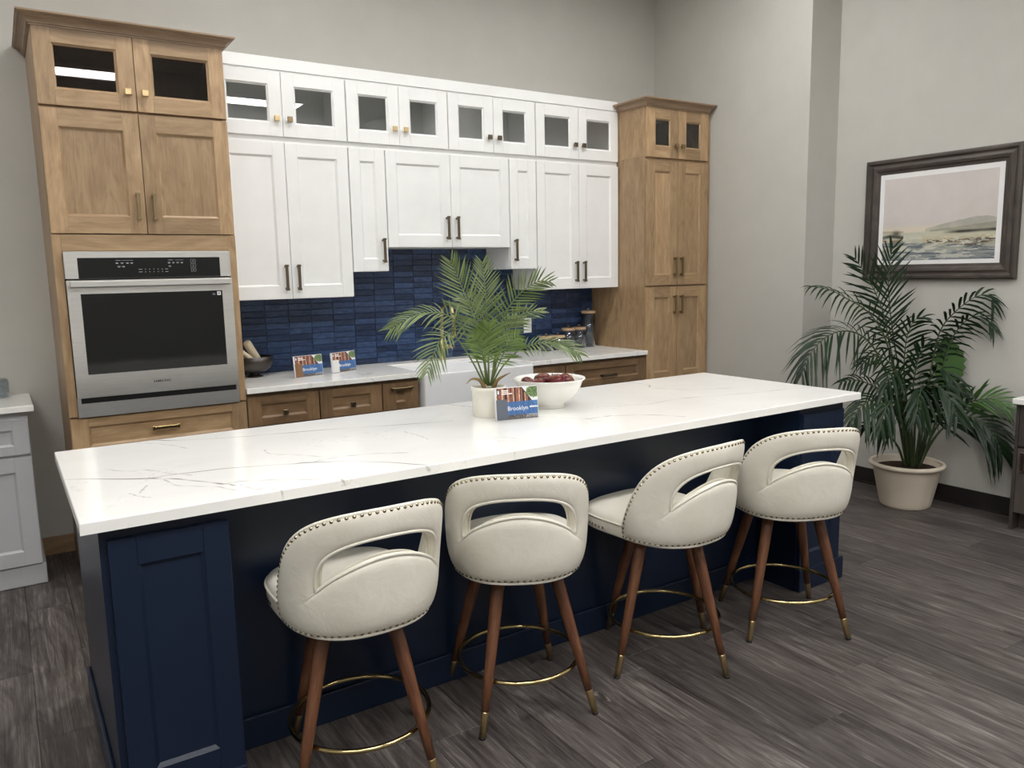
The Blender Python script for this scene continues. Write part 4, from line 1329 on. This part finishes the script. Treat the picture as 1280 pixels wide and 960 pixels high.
def painting():
    H, W = 400, 540
    yy, xx = np.mgrid[0:H, 0:W]; v = yy/(H-1); u_ = xx/(W-1)
    st = fbm(H, W, 40, 5, 4, 1); st2 = fbm(H, W, 26, 8, 5, 2); bl = fbm(H, W, 6, 8, 5, 3); fn = fbm(H, W, 70, 30, 3, 4)
    c = lambda *x: np.array(x)/255.
    a = np.zeros((H, W, 3))
    a[:] = c(206, 199, 194)*(1+.05*(bl[..., None]-.5)) + (v[..., None]-.6)*c(6, 4, 6)
    def mixm(mask, col, k):
        mk = (np.clip(mask, 0, 1)*k)[..., None]
        a[:] = a*(1-mk) + np.asarray(col)*mk
    hz = .335
    mixm(np.exp(-((v-hz-.03)/.045)**2), c(224, 208, 178), .6)
    ridge = hz + .03 + .11*np.clip((u_-.40)/.40, 0, 1)**.8*(.75+.5*fbm(H, W, 2, 9, 4, 8))
    mixm((v < ridge)*(v > hz-.02)*(u_ > .40)*np.clip((v-hz+.04)/.1, .2, 1)*(.35+1.1*bl), c(146, 148, 136), .62)
    ridge2 = hz + .02 + .05*np.clip((u_-.45)/.5, 0, 1)*(.7+.6*fbm(H, W, 2, 12, 4, 12))
    mixm((v < ridge2)*(v > hz-.01)*(u_ > .44)*(.3+1.2*st2), c(118, 120, 104), .5)
    mixm((v < hz+.02+.06*np.clip(.2-u_, 0, 1))*(v > hz-.03)*(u_ < .2), c(150, 134, 112), .5)
    water = v < hz
    a[water] = (c(206, 202, 178)*(1-st2[..., None]*.3) + c(120, 134, 128)*st2[..., None]*.3)[water]
    mixm(water*np.clip((.26-v)/.26, 0, 1)*(.4+1.0*st), c(104, 112, 122), .95)
    mixm(water*(st2 > .56)*np.clip((hz-v)/.1, 0, 1), c(226, 222, 206), .6)
    mixm(water*(st > .60)*(v < .22), c(70, 80, 94), .65)
    mixm(np.exp(-((v-.23)/.05)**2)*(fn > .5)*(u_ > .38), c(198, 170, 118), .6)
    bank = np.exp(-((v-.285-.012*np.sin(u_*20))/.020)**2)*(u_ < .20)*(.5+bl)
    mixm(bank, c(58, 54, 46), 1.0)
    mixm(np.exp(-(((u_-.13)/.035)**2+((v-.33)/.03)**2)), c(70, 68, 52), .9)
    mixm(np.exp(-((v-.235)/.018)**2)*(u_ < .2)*(fn > .46), c(120, 88, 60), .8)
    b2 = np.exp(-((v-.318-.02*(u_-.6))/.016)**2)*np.clip((u_-.55)/.15, 0, 1)
    mixm(b2*(.5+bl), c(48, 46, 40), 1.0)
    mixm(np.exp(-((v-.215)/.022)**2)*(u_ > .42)*(fn > .53), c(70, 62, 52), .85)
    mixm(np.exp(-(((u_-.90)/.05)**2+((v-.20)/.035)**2))*(fn > .42), c(62, 48, 40), .9)
    mixm(np.exp(-((v-.165)/.014)**2)*(u_ > .75)*(st2 > .4), c(48, 44, 42), .8)
    return make_image('landscape_print', a)
M['print'] = image_mat('landscape print', painting(), .6)
mb = MB(); mb.box(XS-.014, XS-.002, y1_+.09, y0_-.09, z0_+.085, z1_-.085)
obj('mat_board', mb, 'mat_board', pic)
mb = MB(); mb.quad([(XS-.0145, -1.868, 1.532), (XS-.0145, -2.576, 1.532), (XS-.0145, -2.576, 2.056), (XS-.0145, -1.868, 2.056)])
obj('print', mb, 'print', pic, fix=False)
mb = MB(); mb.quad([(XS-.0165, -1.836, 1.500), (XS-.0165, -2.608, 1.500), (XS-.0165, -2.608, 2.095), (XS-.0165, -1.836, 2.095)])
obj('glazing', mb, 'glass_picture', pic, fix=False)

# ------------------------------------------------------------------ grey cabinet beside the oven cabinet
gc = thing('grey_cabinet', 'pale grey base cabinet cut by the frame edge, against the wall', 'cabinet', (-.5, -.43, 0))
FG = front_y(-.455)
mb = MB(); mb.box(-1.06, -.158, -.455, -.002, .10, .882)
obj('carcass', mb, 'grey', gc)
mb = MB(); mb.box(-1.075, -.146, -.460, -.016, 0, .106, 0)
obj('base_molding', mb, 'grey', gc, .004)
for (a0, a1, s_) in ((-.606, -.162, 1), (-1.056, -.612, -1)):
    d = shaker(gc, 'drawer_front', FG, a0, a1, .672, .842, 'grey', .066, .046, grain=0)
    knob(d, FG, (a0+a1)/2, .757, .02, 'brass_dark')
    d = shaker(gc, 'door', FG, a0, a1, .082 if False else .112, .658, 'grey', .072)
    knob(d, FG, a0+.036, .58, .02, 'brass_dark')
mb = MB(); mb.box(-1.09, -.130, -.500, -.001, .883, .914)
o = obj('grey_cabinet_countertop', mb, 'quartz', None, .003, org=(-.13, -.5, .883)); props(o, 'white veined countertop on the pale grey cabinet', 'countertop')
jx, jy = -.285, -.075
j = thing('glass_jar', 'clear glass jar on the grey cabinet, cut by the frame edge', 'jar', (jx, jy, ZC))
mb = MB(); mb.lathe([(0, .001), (.062, .001), (.066, .006), (.066, .085), (.060, .092), (.058, .092), (.062, .084), (.062, .010), (0, .010)], (jx, jy, ZC), 36)
obj('jar_body', mb, 'glass_jar', j)
mb = MB(); mb.lathe([(.061, .088), (.063, .092), (.061, .097), (.058, .092)], (jx, jy, ZC), 30, close=True)
obj('rim', mb, 'glass_jar', j)

# ------------------------------------------------------------------ dark low cabinet by the wall with the picture
RX, RY0, RY1 = 4.480, -2.862, -4.10
rc = thing('taupe_cabinet', 'low dark taupe cabinet cut by the frame edge, beside the floor palm', 'cabinet', (RX, RY0, 0))
FX = front_x(RX+.02)
mb = MB(); mb.box(RX+.02, XS-.017, RY1, RY0, .1, .724); mb.box(RX+.075, XS-.017, RY1, RY0-.02, 0, .1); mb.box(RX, XS-.017, RY0-.018, RY0, 0, .724)
obj('carcass', mb, 'taupe', rc)
for k in range(3):
    a0 = -RY0+.020+k*.405; a1 = a0+.400
    d = shaker(rc, 'drawer_front', FX, a0, a1, .488, .716, 'taupe', .06, .05, grain=0)
    handle(d, FX, (a0+a1)/2, .60, .02, .14, False, 'brass_dark')
    d = shaker(rc, 'door', FX, a0, a1, .105, .474, 'taupe', .06)
    handle(d, FX, a0+.04, .40, .02, .12, True, 'brass_dark')
mb = MB(); mb.box(RX-.030, XS-.002, RY1-.02, RY0+.012, .725, .757)
o = obj('taupe_cabinet_countertop', mb, 'quartz', None, .003, org=(RX, RY0, .725)); props(o, 'white countertop on the low dark taupe cabinet', 'countertop')

# ------------------------------------------------------------------ stools
A_, B_ = .228, .238                    # half width and depth of the barrel back
ZB_, ZTOP = .519, .889
def plan_table():
    P = []
    for k in range(121):
        a = (PI/2)*k/120
        e = 2/2.35
        P.append((A_*math.sin(a)**e, -B_*math.cos(a)**e))
    for k in range(1, 31):
        q = k/30
        P.append((A_-.010*q*q, .110*q))
    cum = [0]
    for p, q in zip(P, P[1:]): cum.append(cum[-1]+math.hypot(q[0]-p[0], q[1]-p[1]))
    return P, cum
PT, PCUM = plan_table()
LH = .392
def plan(s):
    sg = -1 if s < 0 else 1
    q = min(abs(s), PCUM[-1]-1e-6)
    i = int(np.searchsorted(PCUM, q, 'right'))-1
    i = min(i, len(PT)-2)
    k = (q-PCUM[i])/(PCUM[i+1]-PCUM[i])
    p = (PT[i][0]+(PT[i+1][0]-PT[i][0])*k, PT[i][1]+(PT[i+1][1]-PT[i][1])*k)
    j0, j1 = max(0, i-2), min(len(PT)-1, i+3)
    t_ = (PT[j1][0]-PT[j0][0], PT[j1][1]-PT[j0][1])
    l_ = math.hypot(*t_)
    n_ = (t_[1]/l_, -t_[0]/l_)
    if q < 1e-4: n_ = (0, -1)
    return Vector((sg*p[0], p[1], 0)), Vector((sg*n_[0], n_[1], 0))
def surf(s, z, off):
    p, n = plan(s)
    h = (z-ZB_)/(ZTOP-ZB_)
    back = max(0, -n.y)
    lean = .030*back*max(0.0, h)**1.5 + .014*(1-math.cos(min(1, max(0, h))*PI))*.5
    tuck = -.018*(max(0, .25-max(0.0, h))/.25)**2
    return p + n*(off+lean+tuck) + Vector((0, 0, z))
def ztop(s):
    q = min(1, abs(s)/LH)
    return ZB_ + (ZTOP-ZB_)*max(0.0, 1-q**2.85)**.84
HC = .187
def loops(N=56):
    hole, outer = [], []
    for k in range(N):
        c = -math.cos(PI*k/N)
        s = HC*c
        hole.append((s, .661+.149*max(0.0, 1-abs(c)**2.6)**.42))
        so = LH*c
        outer.append((so, ztop(so)))
    for k in range(N):
        c = math.cos(PI*k/N)
        hole.append((HC*c, .661+.090*(1-abs(c)**2.0)))
        outer.append((LH*c, ZB_ - .004*(1-c*c)))
    return hole, outer
def shell_mesh():
    hole, outer = loops()
    n = len(hole)
    rings = [0, .06, .16, .32, .5, .68, .84, .94, 1.0]
    vs, fs = [], []
    HA = np.array(hole); OA = np.array(outer)
    for side in (0, 1):
        for q in rings:
            for (h, o_) in zip(hole, outer):
                s = h[0]+(o_[0]-h[0])*q; z = h[1]+(o_[1]-h[1])*q
                dd = min(np.hypot(HA[:, 0]-s, HA[:, 1]-z).min(), np.hypot(OA[:, 0]-s, OA[:, 1]-z).min())
                b = min(1.0, dd/.032); b = math.sqrt(b*(2-b))
                off = (.003+.011*b) if side == 0 else (-.022-.014*b)
                vs.append(tuple(surf(s, z, off)))
    R = len(rings)
    for side in (0, 1):
        o = side*R*n
        for i in range(R-1):
            for k in range(n):
                k2 = (k+1) % n
                f = (o+i*n+k, o+i*n+k2, o+(i+1)*n+k2, o+(i+1)*n+k)
                fs.append(f if side else f[::-1])
    for i, fl_ in ((0, 0), (R-1, 1)):
        for k in range(n):
            k2 = (k+1) % n
            f = (i*n+k, i*n+k2, R*n+i*n+k2, R*n+i*n+k)
            fs.append(f if fl_ == 0 else f[::-1])
    mb = MB(); mb.add(vs, fs, None, 0, .5, True)
    return mb, hole, outer
def seat_outline(sc, z, n=72):
    hw, hl, cy, e = .224*sc, .250*sc, .052, 2/3.3
    out = []
    for k in range(n):
        a = 2*PI*k/n
        c, s = math.cos(a), math.sin(a)
        out.append((hw*math.copysign(abs(c)**e, c), cy+hl*math.copysign(abs(s)**e, s), z))
    return out
def make_stool():
    root = thing('bar_stool', '', 'stool', (0, 0, 0), 'cream leather bar stools at the island')
    mb, hole, outer = shell_mesh()
    sh = obj('backrest', mb, 'leather', root)
    sm = sh.modifiers.new('smooth', 'SUBSURF'); sm.levels = 1; sm.render_levels = 1
    mb = MB()
    mb.tube([surf(s, z, .005) for s, z in hole], .0056, 8, closed=True)
    mb.tube([surf(s, z, -.024) for s, z in hole], .0042, 8, closed=True)
    mb.tube([surf(s, z, .001) for s, z in outer], .0058, 8, closed=True)
    obj('piping', mb, 'leather', sh)
    # nailheads follow the outer edge
    path = [surf(h[0]+(o[0]-h[0])*.945, h[1]+(o[1]-h[1])*.945, .0085) for h, o in zip(hole, outer)]
    nr = [plan(h[0]+(o[0]-h[0])*.945)[1] for h, o in zip(hole, outer)]
    mb = MB()
    def nail(p, n_, r=.0056):
        n_ = n_.normalized(); a = n_.cross(Vector((0, 0, 1))).normalized(); b = n_.cross(a)
        vs = []
        for (rr, hh) in ((1, -.001), (.72, .45), (.0, .68)):
            for k in range(8):
                w = 2*PI*k/8
                vs.append(tuple(p + (a*math.cos(w)+b*math.sin(w))*r*rr + n_*r*hh))
        fs = [(i*8+k, i*8+(k+1) % 8, (i+1)*8+(k+1) % 8, (i+1)*8+k) for i in range(2) for k in range(8)]
        mb.add(vs, fs, None, 0, .5, True)
    def along(path, nr, step):
        acc = 0
        for i in range(len(path)):
            a, b = path[i], path[(i+1) % len(path)]
            L = (b-a).length
            while acc < L:
                k = acc/L
                nail(a.lerp(b, k), nr[i].lerp(nr[(i+1) % len(nr)], k))
                acc += step
            acc -= L
    along(path, nr, .0205)
    nh = obj('nailhead_trim', mb, 'nail', sh); nh['kind'] = 'stuff'
    # seat
    lay = [(.965, .5165), (.992, .518), (1.0, .524), (1.004, .550), (1.0, .570), (.978, .583), (.91, .593), (.76, .599), (.5, .602), (.2, .603)]
    mb = MB()
    n = 72
    vs = [p for sc, z in lay for p in seat_outline(sc, z, n)]
    fs = [(i*n+k, i*n+(k+1) % n, (i+1)*n+(k+1) % n, (i+1)*n+k) for i in range(len(lay)-1) for k in range(n)]
    fs += [tuple(range(n))[::-1], tuple((len(lay)-1)*n+k for k in range(n))]
    mb.add(vs, fs, None, 0, .5, True)
    se = obj('seat', mb, 'leather', root)
    mb = MB(); mb.tube([Vector(p) for p in seat_outline(1.008, .568)], .0042, 8, closed=True)
    obj('piping', mb, 'leather', se)
    mb = MB()
    so = seat_outline(1.003, .535)
    pth = [Vector(p) for p in so]; nn = [Vector((p[0], p[1]-.052, 0)) for p in so]
    idx = [i for i in range(n) if so[i][1] > .10]
    acc = 0
    along_p = [pth[i] for i in idx]; along_n = [nn[i] for i in idx]
    for i in range(len(along_p)-1):
        a, b = along_p[i], along_p[i+1]; L = (b-a).length
        while acc < L:
            nail(a.lerp(b, acc/L), along_n[i]); acc += .0205
        acc -= L
    nh = obj('nailhead_trim', mb, 'nail', se); nh['kind'] = 'stuff'
    mb = MB(); mb.lathe([(.10, .500), (.11, .503), (.11, .521)], (0, 0, 0), 32)
    obj('swivel_plate', mb, 'blackplastic', root)
    # legs
    H0, H1, ZL = .204, .098, .508
    for (sx, sy) in ((-1, -1), (1, -1), (1, 1), (-1, 1)):
        f0 = Vector((sx*H0, sy*H0, 0)); f1 = Vector((sx*H1, sy*H1, ZL))
        at = lambda z: f0.lerp(f1, z/ZL)
        mb = MB(); mb.tube([at(.082), at(.2), at(.35), at(.44), at(.500)], [.0134, .0168, .0206, .0218, .0218], 16)
        lg = obj('leg', mb, 'walnut', root)
        mb = MB(); mb.tube([at(.005), at(.080), at(.086)], [.0108, .0136, .0134], 16)
        obj('brass_tip', mb, 'gold_soft', lg)
        mb = MB(); mb.tube([at(.0), at(.006)], [.011, .0116], 12)
        obj('glide', mb, 'blackplastic', lg)
    mb = MB()
    mb.tube([(.212*math.cos(a), .212*math.sin(a), .165) for a in np.linspace(0, 2*PI, 64, endpoint=False)], .0078, 10, closed=True)
    obj('foot_ring', mb, 'ring', root)
    return root
STOOLS = [(.600, -2.760, -17, 90, 'cream leather bar stool closest to the wide navy end panel, feet nearest the camera'),
          (1.209, -2.733, -13.5, 60, 'cream leather bar stool with its back square to the view, second from the oven end'),
          (1.860, -2.790, -35, 95, 'cream leather bar stool turned so the side of its seat cushion shows'),
          (2.480, -2.868, -32, 68, 'cream leather bar stool in front of the far navy end panel, near the floor palm')]
proto = make_stool()
def kids(o): return [c for c in bpy.data.objects if c.parent == o]
def copy_tree(o, parent=None):
    c = o.copy(); COL.objects.link(c)
    if parent: c.parent = parent
    for k in kids(o): copy_tree(k, c)
    return c
all_ = [proto] + [copy_tree(proto) for _ in STOOLS[1:]]
for st, (x, y, la, fa, lab) in zip(all_, STOOLS):
    st.location = (x, y, 0)
    st.rotation_euler = (0, 0, math.radians(la))
    st['label'] = lab
    for c in kids(st):
        if c.name.split('.')[0] in ('backrest', 'seat'):
            c.rotation_euler = (0, 0, math.radians(fa-90-la))
print('tiles', ntile)
